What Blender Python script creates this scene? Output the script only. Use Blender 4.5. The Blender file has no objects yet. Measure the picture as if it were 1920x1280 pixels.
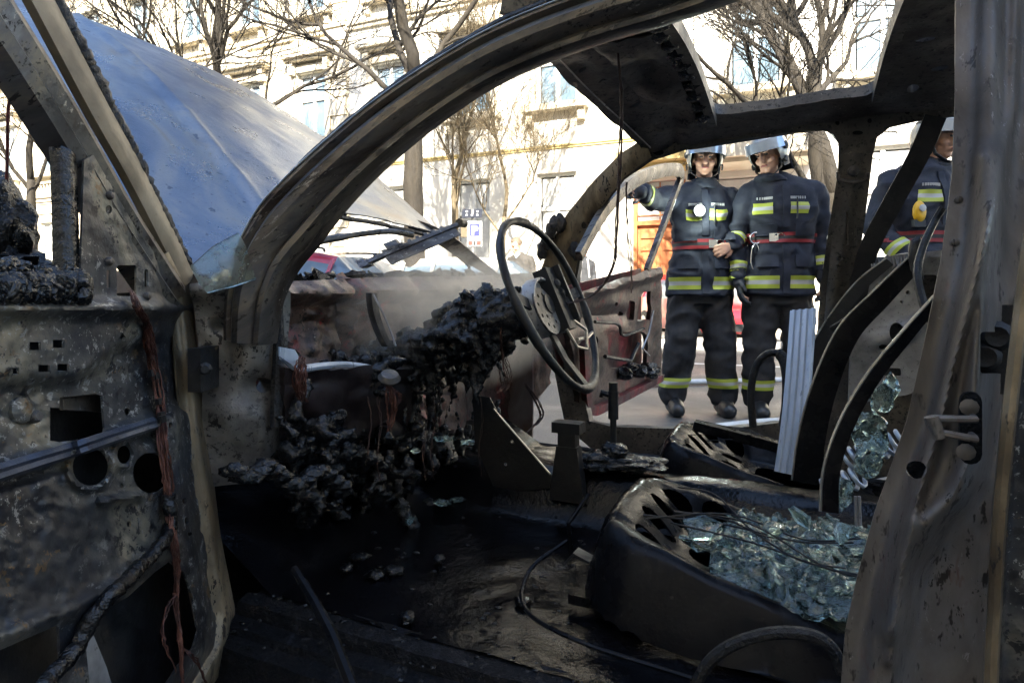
import bpy, bmesh, math, random
import numpy as np
from mathutils import Vector, Matrix, noise
from mathutils.geometry import delaunay_2d_cdt
from mathutils.bvhtree import BVHTree

random.seed(7)
R = math.radians
SC = bpy.context.scene
COL = SC.collection

# ------------------------------------------------------------------ camera, sky, sun, exposure
FPX, HOR, CAMH = 1150.0, 560.0, 0.80          # focal length and horizon in photo pixels, camera height
cam = bpy.data.objects.new('camera', bpy.data.cameras.new('camera'))
COL.objects.link(cam)
cam.location = (0, 0, CAMH)
cam.rotation_euler = (R(90), 0, 0)
cam.data.sensor_width = 36
cam.data.lens = FPX / 1920 * 36
cam.data.shift_y = -(640 - HOR) / 1920
cam.data.clip_start, cam.data.clip_end = 0.02, 400
SC.camera = cam
SUN_EL, SUN_AZ = 36, 6                        # light travels towards +Y, a touch to the right
world = bpy.data.worlds.new('World')
SC.world = world
world.use_nodes = True
wn = world.node_tree
sky = wn.nodes.new('ShaderNodeTexSky')
sky.sky_type = 'NISHITA'
sky.sun_disc = False
sky.sun_elevation = R(SUN_EL)
sky.sun_rotation = R(180 + SUN_AZ)
wn.links.new(sky.outputs[0], wn.nodes['Background'].inputs[0])
wn.nodes['Background'].inputs[1].default_value = 0.12
sd = Vector((math.sin(R(SUN_AZ)) * math.cos(R(SUN_EL)), math.cos(R(SUN_AZ)) * math.cos(R(SUN_EL)), -math.sin(R(SUN_EL))))
sl = bpy.data.lights.new('sun', 'SUN')
sl.energy, sl.angle, sl.color = 5.0, R(0.53), (1.0, 0.93, 0.80)
sun = bpy.data.objects.new('sun', sl)
COL.objects.link(sun)
sun.location = (0, -20, 30)
sun.rotation_euler = sd.to_track_quat('-Z', 'Y').to_euler()
vs = SC.view_settings
vs.view_transform, vs.look, vs.exposure, vs.gamma = 'Standard', 'None', 2.5, 1.0
SC.render.engine = 'CYCLES'
cy = SC.cycles
cy.use_denoising = True
cy.max_bounces, cy.diffuse_bounces, cy.glossy_bounces, cy.transmission_bounces, cy.transparent_max_bounces = 5, 2, 3, 4, 6
cy.adaptive_threshold = .03
cy.volume_bounces = 2
cy.volume_step_rate, cy.volume_max_steps = 5.0, 48
cy.caustics_reflective = cy.caustics_refractive = False

# ------------------------------------------------------------------ frames of reference
YAW = R(25)
U2 = Vector((math.cos(YAW), -math.sin(YAW), 0))      # car: towards its rear
V2 = Vector((math.sin(YAW), math.cos(YAW), 0))       # car: across, away from the camera
CO = Vector((-0.42, 1.0, 0))                         # car: foot of the near hinge pillar
Z = Vector((0, 0, 1))
EYE = Vector((0, 0, CAMH))
def C(s, w, z): return CO + U2 * s + V2 * w + Z * z
def ray(px, py): return Vector(((px - 960) / FPX, 1.0, (HOR - py) / FPX))
def at(px, py, Y): return EYE + ray(px, py) * Y
def onp(px, py, p0, n):
    d = ray(px, py)
    return EYE + d * ((p0 - EYE).dot(n) / d.dot(n))
def onw(px, py, w): return onp(px, py, C(0, w, 0), V2)      # point seen at a pixel on the car's lengthwise plane w
def ons(px, py, s): return onp(px, py, C(s, 0, 0), U2)      # ... on its crosswise plane s
def onz(px, py, z): return onp(px, py, Vector((0, 0, z)), Z)
PHI = R(22.8)
FE = Vector((math.cos(PHI), -math.sin(PHI), 0))
FN = Vector((-math.sin(PHI), -math.cos(PHI), 0))
FO = Vector((0, 14.5, 0))
def F(h, z, o=0.0): return FO + FE * h + FN * o + Z * z     # facade frame: along, up, out towards the street

# ------------------------------------------------------------------ mesh helpers
class MB:
    def __init__(s): s.v, s.f, s.m = [], [], []
    def add(s, vs, fs, mi=0):
        o = len(s.v); s.v += [Vector(x) for x in vs]; s.f += [tuple(i + o for i in f) for f in fs]; s.m += [mi] * len(fs); return s
    def hexa(s, p, mi=0):      # p: 4 bottom + 4 top corners
        return s.add(p, [(3, 2, 1, 0), (4, 5, 6, 7), (0, 1, 5, 4), (1, 2, 6, 5), (2, 3, 7, 6), (3, 0, 4, 7)], mi)
    def box(s, c, ax, ay, az, mi=0):   # centre and half axes
        c, ax, ay, az = Vector(c), Vector(ax), Vector(ay), Vector(az)
        return s.hexa([c - ax - ay - az, c + ax - ay - az, c + ax + ay - az, c - ax + ay - az,
                       c - ax - ay + az, c + ax - ay + az, c + ax + ay + az, c - ax + ay + az], mi)
    def fbox(s, h0, h1, z0, z1, o0, o1, mi=0):
        return s.hexa([F(h0, z0, o1), F(h1, z0, o1), F(h1, z0, o0), F(h0, z0, o0), F(h0, z1, o1), F(h1, z1, o1), F(h1, z1, o0), F(h0, z1, o0)], mi)
    def cbox(s, s0, s1, w0, w1, z0, z1, mi=0):
        return s.hexa([C(s0, w0, z0), C(s1, w0, z0), C(s1, w1, z0), C(s0, w1, z0), C(s0, w0, z1), C(s1, w0, z1), C(s1, w1, z1), C(s0, w1, z1)], mi)
    def lbox(s, x0, x1, y0, y1, z0, z1, mi=0):
        return s.hexa([Vector(p) for p in ((x0, y0, z0), (x1, y0, z0), (x1, y1, z0), (x0, y1, z0), (x0, y0, z1), (x1, y0, z1), (x1, y1, z1), (x0, y1, z1))], mi)
    def tube(s, path, r, n=8, mi=0, cap=True, flat=None, ref=None):
        path = [Vector(p) for p in path]
        k = len(path)
        rs = r if isinstance(r, (list, tuple)) else [r] * k
        fr = frames(path, ref)
        vs = []
        for i in range(k):
            a, b = fr[i]
            q = flat if flat else 1
            for j in range(n):
                t = 2 * math.pi * j / n
                vs.append(path[i] + a * (math.cos(t) * rs[i]) + b * (math.sin(t) * rs[i] * q))
        fs = [(i * n + j, i * n + (j + 1) % n, (i + 1) * n + (j + 1) % n, (i + 1) * n + j) for i in range(k - 1) for j in range(n)]
        if cap: fs += [tuple(range(n - 1, -1, -1)), tuple(range((k - 1) * n, k * n))]
        return s.add(vs, fs, mi)
    def sweep(s, path, prof, ref=None, scale=None, mi=0, cap=True):
        path = [Vector(p) for p in path]; k = len(path); n = len(prof)
        fr = frames(path, ref)
        vs = []
        for i in range(k):
            a, b = fr[i]; q = scale[i] if scale else 1
            vs += [path[i] + a * (x * q) + b * (y * q) for x, y in prof]
        fs = [(i * n + j, i * n + (j + 1) % n, (i + 1) * n + (j + 1) % n, (i + 1) * n + j) for i in range(k - 1) for j in range(n)]
        if cap: fs += [tuple(range(n - 1, -1, -1)), tuple(range((k - 1) * n, k * n))]
        return s.add(vs, fs, mi)
    def lathe(s, prof, n=20, c=(0, 0, 0), ax=Z, mi=0):   # prof: (radius, height)
        c = Vector(c); ax = Vector(ax).normalized(); a = ax.orthogonal().normalized(); b = ax.cross(a)
        vs = [c + ax * h + (a * math.cos(2 * math.pi * j / n) + b * math.sin(2 * math.pi * j / n)) * r for r, h in prof for j in range(n)]
        k = len(prof)
        fs = [(i * n + j, i * n + (j + 1) % n, (i + 1) * n + (j + 1) % n, (i + 1) * n + j) for i in range(k - 1) for j in range(n)]
        fs += [tuple(range(n - 1, -1, -1)), tuple(range((k - 1) * n, k * n))]
        return s.add(vs, fs, mi)
    def grid(s, fn, nu, nv, mi=0, thick=0.0):
        P = [[Vector(fn(i / nu, j / nv)) for j in range(nv + 1)] for i in range(nu + 1)]
        vs = [p for r in P for p in r]; q = nv + 1
        fs = [(i * q + j, (i + 1) * q + j, (i + 1) * q + j + 1, i * q + j + 1) for i in range(nu) for j in range(nv)]
        if thick: vs, fs = thicken(vs, fs, thick)
        return s.add(vs, fs, mi)
    def blob(s, c, r, seed=0, amp=0.3, freq=2.0, sub=3, mi=0, jag=0.0):
        bm = bmesh.new(); bmesh.ops.create_icosphere(bm, subdivisions=sub, radius=1)
        c = Vector(c); r = Vector(r) if hasattr(r, '__len__') else Vector((r, r, r)); off = Vector((seed * 3.7, seed * 1.3, -seed * 2.1))
        vs = []
        for v in bm.verts:
            p = v.co
            d = noise.fractal(p * freq + off, 1.0, 2.0, 4) * amp + (noise.noise(p * freq * 5 + off) * jag)
            q = p * (1 + d)
            vs.append(c + Vector((q.x * r.x, q.y * r.y, q.z * r.z)))
        fs = [tuple(v.index for v in f.verts) for f in bm.faces]
        bm.free()
        return s.add(vs, fs, mi)
    def build(s, name, mat, parent=None, smooth=40, **tags):
        me = bpy.data.meshes.new(name)
        me.from_pydata(s.v, [], s.f)
        mats = mat if isinstance(mat, (list, tuple)) else [mat]
        for m in mats: me.materials.append(m)
        if len(mats) > 1: me.polygons.foreach_set('material_index', s.m)
        return link(name, me, parent, smooth, **tags)

def finish_mesh(me, smooth):
    bm = bmesh.new(); bm.from_mesh(me); bmesh.ops.recalc_face_normals(bm, faces=bm.faces); bm.to_mesh(me); bm.free()
    if smooth:
        me.polygons.foreach_set('use_smooth', [True] * len(me.polygons))
        if smooth < 180: me.set_sharp_from_angle(angle=R(smooth))
def link(name, me, parent=None, smooth=40, **tags):
    finish_mesh(me, smooth)
    o = bpy.data.objects.new(name, me); COL.objects.link(o)
    if parent is not None: attach(o, parent)
    tag(o, **tags)
    return o
def attach(o, parent):
    o.parent = parent
    if parent.type == 'EMPTY' and not parent.get('_local'):
        o.matrix_parent_inverse = Matrix.Translation(-parent.location)
def tag(o, label=None, cat=None, group=None, kind=None):
    if label: o['label'] = label
    if cat: o['category'] = cat
    if group: o['group'] = group
    if kind: o['kind'] = kind
    return o
def thing(name, loc, label, cat, group=None, rz=0.0, local=False):
    o = bpy.data.objects.new(name, None); COL.objects.link(o)
    o.location = loc; o.rotation_euler = (0, 0, rz); o.empty_display_size = 0.1
    if local: o['_local'] = 1
    return tag(o, label, cat, group)
def copy_tree(o, parent=None):
    c = o.copy(); COL.objects.link(c)
    if parent is not None: c.parent = parent
    for ch in list(o.children): copy_tree(ch, c)
    return c
def frames(path, ref=None):
    k = len(path); out = []; prev = None
    for i in range(k):
        t = (path[min(i + 1, k - 1)] - path[max(i - 1, 0)])
        t = t.normalized() if t.length > 1e-9 else Vector((0, 0, 1))
        if ref is not None:
            a = ref - t * ref.dot(t)
            if a.length < 1e-4: a = t.orthogonal()
        elif prev is None: a = t.orthogonal()
        else:
            a = prev - t * prev.dot(t)
            if a.length < 1e-6: a = t.orthogonal()
        a = a.normalized(); prev = a
        out.append((a, t.cross(a)))
    return out
def cr(pts, n=6):       # Catmull-Rom through points (any dimension)
    P = [np.array(p, float) for p in pts]; P = [2 * P[0] - P[1]] + P + [2 * P[-1] - P[-2]]; out = []
    for i in range(1, len(P) - 2):
        for k in range(n):
            t = k / n; a, b, c, d = P[i - 1:i + 3]
            out.append(tuple(.5 * (2 * b + (c - a) * t + (2 * a - 5 * b + 4 * c - d) * t * t + (3 * b - a - 3 * c + d) * t ** 3)))
    out.append(tuple(P[-2])); return out
def lerp(a, b, t): return a + (b - a) * t
def interp(x, xs, ys): return float(np.interp(x, xs, ys))
def thicken(vs, fs, t):
    n = len(vs); nor = [Vector((0, 0, 0)) for _ in vs]; edge = {}
    for f in fs:
        q = (vs[f[1]] - vs[f[0]]).cross(vs[f[2]] - vs[f[0]])
        for i in f: nor[i] += q
        for i in range(len(f)):
            a, b = f[i], f[(i + 1) % len(f)]
            if (b, a) in edge: edge[(b, a)] = None
            else: edge[(a, b)] = 1
    vs2 = list(vs) + [v - (q.normalized() * t if q.length > 0 else q) for v, q in zip(vs, nor)]
    fs2 = list(fs) + [tuple(i + n for i in reversed(f)) for f in fs] + [(b, a, a + n, b + n) for (a, b), q in edge.items() if q]
    return vs2, fs2
def inside(pt, poly):
    x, y = pt; c = False; n = len(poly); j = n - 1
    for i in range(n):
        xi, yi = poly[i]; xj, yj = poly[j]
        if (yi > y) != (yj > y) and x < (xj - xi) * (y - yi) / (yj - yi) + xi: c = not c
        j = i
    return c
def inside_np(P, poly):
    x, y = P[:, 0], P[:, 1]; c = np.zeros(len(P), bool); n = len(poly); j = n - 1
    for i in range(n):
        xi, yi = poly[i]; xj, yj = poly[j]
        if yi != yj:
            c ^= ((yi > y) != (yj > y)) & (x < (xj - xi) * (y - yi) / (yj - yi) + xi)
        j = i
    return c
def densify(poly, res):
    out = []
    for i in range(len(poly)):
        a, b = poly[i], poly[(i + 1) % len(poly)]
        k = max(1, int(math.hypot(b[0] - a[0], b[1] - a[1]) / res))
        out += [(a[0] + (b[0] - a[0]) * t / k, a[1] + (b[1] - a[1]) * t / k) for t in range(k)]
    return out
def circ(x, y, rx, ry=None, n=16, rot=0):
    ry = ry or rx; c, s = math.cos(rot), math.sin(rot)
    return [(x + math.cos(2 * math.pi * i / n) * rx * c - math.sin(2 * math.pi * i / n) * ry * s,
             y + math.cos(2 * math.pi * i / n) * rx * s + math.sin(2 * math.pi * i / n) * ry * c) for i in range(n)]
def rect(x0, y0, x1, y1, r=0, skew=0):
    if not r: return [(x0, y0), (x1, y0 + skew), (x1, y1 + skew), (x0, y1)]
    out = []
    for cx, cy, a in ((x1 - r, y0 + r, -90), (x1 - r, y1 - r, 0), (x0 + r, y1 - r, 90), (x0 + r, y0 + r, 180)):
        for k in range(4):
            t = R(a + k * 30); out.append((cx + r * math.cos(t), cy + r * math.sin(t) + skew * (cx - x0) / (x1 - x0)))
    return out
def sheet(outline, holes, fn, res, thick, grid=True):
    """flat outline with holes -> mapped, relieved and thickened mesh (verts, faces)"""
    ol = densify(outline, res); hs = [densify(h, res) for h in holes]
    pts, edges = [], []
    for poly in [ol] + hs:
        o = len(pts); pts += poly; edges += [(o + i, o + (i + 1) % len(poly)) for i in range(len(poly))]
    if grid:
        xs = [p[0] for p in ol]; ys = [p[1] for p in ol]
        gx, gy = np.meshgrid(np.arange(min(xs) + res * .5, max(xs), res), np.arange(min(ys) + res * .5, max(ys), res))
        gx[1::2] += res * .5
        G = np.stack([gx.ravel(), gy.ravel()], 1)
        ok = inside_np(G, ol)
        for h in hs: ok &= ~inside_np(G, h)
        G = G[ok]
        B = np.array(pts)
        if len(G):
            keep = np.ones(len(G), bool)
            for i in range(0, len(G), 400):
                d = np.min(np.abs(G[i:i + 400, None, :] - B[None]).max(2), 1); keep[i:i + 400] = d > res * .45
            pts += [tuple(p) for p in G[keep]]
    V, _, T, *_ = delaunay_2d_cdt([Vector(p) for p in pts], edges, [], 0, 1e-5)
    cen = np.array([[sum(V[i][0] for i in t) / 3, sum(V[i][1] for i in t) / 3] for t in T])
    ok = inside_np(cen, ol)
    for h in hs: ok &= ~inside_np(cen, h)
    T = [tuple(t) for t, k in zip(T, ok) if k]
    used = sorted({i for t in T for i in t}); re = {i: k for k, i in enumerate(used)}
    vs = [Vector(fn(V[i][0], V[i][1])) for i in used]
    fs = [tuple(re[i] for i in t) for t in T]
    if thick: vs, fs = thicken(vs, fs, thick)
    return vs, fs
def dpoly(x, y, pl):       # distance to a polyline
    best = 1e9
    for (ax, ay), (bx, by) in zip(pl[:-1], pl[1:]):
        dx, dy = bx - ax, by - ay; L = dx * dx + dy * dy
        t = max(0, min(1, ((x - ax) * dx + (y - ay) * dy) / L)) if L else 0
        best = min(best, math.hypot(x - ax - t * dx, y - ay - t * dy))
    return best
def bumpf(d, w): return math.exp(-(d / w) ** 2)
def step(d, w): return 1 / (1 + math.exp(-max(-30, min(30, d / w * 4))))
def sidedist(x, y, a, b):  # signed distance to the line a->b
    dx, dy = b[0] - a[0], b[1] - a[1]; L = math.hypot(dx, dy)
    return ((x - a[0]) * dy - (y - a[1]) * dx) / L
def fb(p, f=1.0, o=0): return noise.fractal(Vector(p) * f + Vector((o * 7.1, o * 3.3, o)), 1.0, 2.0, 4)

def capsule(m, p0, p1, r0, r1, n=14):
    p0, p1 = Vector(p0), Vector(p1); L = (p1 - p0).length; ax = (p1 - p0) / L
    pr = [(max(1e-4, r0 * math.cos(t)), r0 * math.sin(t)) for t in np.linspace(-1.5, 0, 5)] + [(max(1e-4, r1 * math.cos(t)), L + r1 * math.sin(t)) for t in np.linspace(0, 1.5, 5)]
    m.lathe(pr, n, p0, ax)
def ellip(m, c, r, n=14):
    o = len(m.v); m.lathe([(max(1e-4, math.cos(t)), math.sin(t)) for t in np.linspace(-1.5, 1.5, 11)], n, (0, 0, 0), Z)
    for i in range(o, len(m.v)): v = m.v[i]; m.v[i] = Vector((c[0] + v.x * r[0], c[1] + v.y * r[1], c[2] + v.z * r[2]))
def loft(m, rings, n=28, pw=2.4):
    vs_ = []
    for cx, cy, z, rx, ry in rings:
        for j in range(n):
            t = 2 * math.pi * j / n; c, s = math.cos(t), math.sin(t)
            vs_.append(Vector((cx + rx * math.copysign(abs(c) ** (2 / pw), c), cy + ry * math.copysign(abs(s) ** (2 / pw), s), z)))
    k = len(rings)
    m.add(vs_, [(i * n + j, i * n + (j + 1) % n, (i + 1) * n + (j + 1) % n, (i + 1) * n + j) for i in range(k - 1) for j in range(n)] + [tuple(range(n - 1, -1, -1)), tuple(range((k - 1) * n, k * n))])
def remesh(m, vox, it=3, fold=None):
    me = bpy.data.meshes.new('tmp'); me.from_pydata(m.v, [], m.f); ob = bpy.data.objects.new('tmp', me); COL.objects.link(ob)
    md = ob.modifiers.new('r', 'REMESH'); md.mode = 'VOXEL'; md.voxel_size = vox
    if it: sm = ob.modifiers.new('s', 'SMOOTH'); sm.iterations = it; sm.factor = .5
    dg = bpy.context.evaluated_depsgraph_get(); out = bpy.data.meshes.new_from_object(ob.evaluated_get(dg))
    bpy.data.objects.remove(ob); bpy.data.meshes.remove(me)
    if fold:
        amp, f, seed = fold
        nrm = [v.normal.copy() for v in out.vertices]
        for v, n in zip(out.vertices, nrm):
            p = v.co; q = Vector((p.x * f, p.y * f, p.z * f * 1.6)) + Vector((seed, seed * 2, 0))
            d = noise.noise(q + Vector((noise.noise(q * .7) * 1.5, 0, 0))); v.co = p + n * (amp * (1 - 2 * abs(d)) - amp * .5 + amp * .5 * noise.noise(q * 2.3))
    return out
def put(me, name, mat, parent, smooth=180):
    for x in (mat if isinstance(mat, list) else [mat]): me.materials.append(x)
    me.name = name
    me.polygons.foreach_set('use_smooth', [True] * len(me.polygons))
    o = bpy.data.objects.new(name, me); COL.objects.link(o); attach(o, parent); return o
# ------------------------------------------------------------------ materials
def newmat(name):
    m = bpy.data.materials.new(name); m.use_nodes = True
    return m, m.node_tree, m.node_tree.nodes['Principled BSDF']
def ramp(nt, stops):
    n = nt.nodes.new('ShaderNodeValToRGB'); e = n.color_ramp.elements
    while len(e) > 1: e.remove(e[-1])
    for i, (p, c) in enumerate(stops):
        k = e[0] if i == 0 else e.new(p)
        k.position = p; k.color = (*c, 1) if len(c) == 3 else c
    return n
def nz(nt, vec, scale, detail=6, rough=.6, dist=0.0):
    n = nt.nodes.new('ShaderNodeTexNoise'); n.inputs['Scale'].default_value = scale; n.inputs['Detail'].default_value = detail
    n.inputs['Roughness'].default_value = rough; n.inputs['Distortion'].default_value = dist
    nt.links.new(vec, n.inputs['Vector']); return n.outputs['Fac']
def mapr(nt, v, a, b, c, d):
    n = nt.nodes.new('ShaderNodeMapRange'); nt.links.new(v, n.inputs[0])
    for i, x in enumerate((a, b, c, d)): n.inputs[i + 1].default_value = x
    return n.outputs[0]
def mixc(nt, fac, a, b, mode='MIX'):
    n = nt.nodes.new('ShaderNodeMix'); n.data_type = 'RGBA'; n.blend_type = mode
    for sock, v in ((n.inputs[0], fac), (n.inputs[6], a), (n.inputs[7], b)):
        if hasattr(v, 'links'): nt.links.new(v, sock)
        elif isinstance(v, (int, float)): sock.default_value = v
        else: sock.default_value = (*v, 1)
    return n.outputs[2]
def coords(nt, seed=0, stretch=(1, 1, 1), rot=(0, 0, 0), tex=None):
    tc = nt.nodes.new('ShaderNodeTexCoord'); mp = nt.nodes.new('ShaderNodeMapping')
    nt.links.new(tc.outputs['Object'], mp.inputs[0])
    mp.inputs['Location'].default_value = (seed * 1.7, seed * 2.3, seed * .9); mp.inputs['Scale'].default_value = stretch
    mp.inputs['Rotation'].default_value = rot
    if tex: mp.vector_type = 'TEXTURE'; mp.inputs['Rotation'].default_value = tex[0]; mp.inputs['Scale'].default_value = tex[1]
    return mp.outputs[0]
def surf(name, stops, scale=6, rough=(.45, .8), metal=0.0, bump=.2, bscale=None, speck=None, seed=0, stretch=(1, 1, 1), rot=(0, 0, 0),
         spec=.5, dist=.5, coat=0, bdist=.004, detail=6, patch=None, flakes=(), tex=None):
    """mottled surface: colour ramp over noise, finer specks, uneven gloss, fine relief"""
    m, nt, b = newmat(name); L = nt.links.new
    v = coords(nt, seed, stretch, rot, tex)
    n1 = nz(nt, v, scale, detail, .62, dist)
    rp = ramp(nt, stops); L(n1, rp.inputs[0]); col = rp.outputs[0]
    bs = bscale or scale * 14
    n2 = nz(nt, v, bs, 3, .7)
    if patch:     # (colour, scale, lo, hi)
        pc, ps, lo, hi = patch
        col = mixc(nt, mapr(nt, nz(nt, v, ps, 7, .65, .8), lo, hi, 0, 1), col, pc)
    if speck:     # (colour, lo, hi)
        col = mixc(nt, mapr(nt, n2, speck[1], speck[2], 0, 1), col, speck[0])
    for fc, fs, lo, hi, ms in flakes:      # crisp-edged flecks gathered in patches
        f_ = mapr(nt, nz(nt, v, fs, 4, .75, .3), lo, hi, 0, 1)
        if ms:
            mu = nt.nodes.new('ShaderNodeMath'); mu.operation = 'MULTIPLY'; L(f_, mu.inputs[0]); L(mapr(nt, nz(nt, v, ms, 4, .6), .46, .56, 0, 1), mu.inputs[1]); f_ = mu.outputs[0]
        col = mixc(nt, f_, col, fc)
    L(col, b.inputs['Base Color'])
    n3 = nz(nt, v, scale * 2.7, 3, .6)
    L(mapr(nt, n3, .3, .7, rough[0], rough[1]), b.inputs['Roughness'])
    b.inputs['Metallic'].default_value = metal
    b.inputs['Specular IOR Level'].default_value = spec
    if coat: b.inputs['Coat Weight'].default_value = coat; b.inputs['Coat Roughness'].default_value = .15
    if bump:
        bn = nt.nodes.new('ShaderNodeBump'); bn.inputs['Strength'].default_value = bump; bn.inputs['Distance'].default_value = bdist
        L(n2, bn.inputs['Height']); L(bn.outputs[0], b.inputs['Normal'])
    return m
def plain(name, c, rough=.5, metal=0.0, emit=0, var=.12, spec=.5):
    m, nt, b = newmat(name)
    v = coords(nt); n = nz(nt, v, 9, 6)
    L = nt.links.new
    L(mixc(nt, mapr(nt, n, .3, .7, 0, 1), tuple(x * (1 - var) for x in c), tuple(min(1, x * (1 + var)) for x in c)), b.inputs['Base Color'])
    b.inputs['Roughness'].default_value = rough; b.inputs['Metallic'].default_value = metal; b.inputs['Specular IOR Level'].default_value = spec
    if emit: b.inputs['Emission Color'].default_value = (*c, 1); b.inputs['Emission Strength'].default_value = emit
    return m
def glass(name, tint=(.75, .9, .87), rough=.02, ior=1.45, bump=0.0, bs=30, soot=None):
    m, nt, b = newmat(name)
    b.inputs['Base Color'].default_value = (*tint, 1); b.inputs['Roughness'].default_value = rough
    b.inputs['Transmission Weight'].default_value = 1; b.inputs['IOR'].default_value = ior
    v = coords(nt)
    if soot:
        nt.links.new(mixc(nt, mapr(nt, nz(nt, v, 60, 6, .7), .52, .66, 0, 1), tint, soot), b.inputs['Base Color'])
        nt.links.new(mapr(nt, nz(nt, v, 14, 6, .7), .35, .65, .03, .45), b.inputs['Roughness'])
    if bump:
        bn = nt.nodes.new('ShaderNodeBump'); bn.inputs['Strength'].default_value = bump; bn.inputs['Distance'].default_value = .01
        nt.links.new(nz(nt, v, bs, 4, .6, .5), bn.inputs['Height']); nt.links.new(bn.outputs[0], b.inputs['Normal'])
    return m

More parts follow.
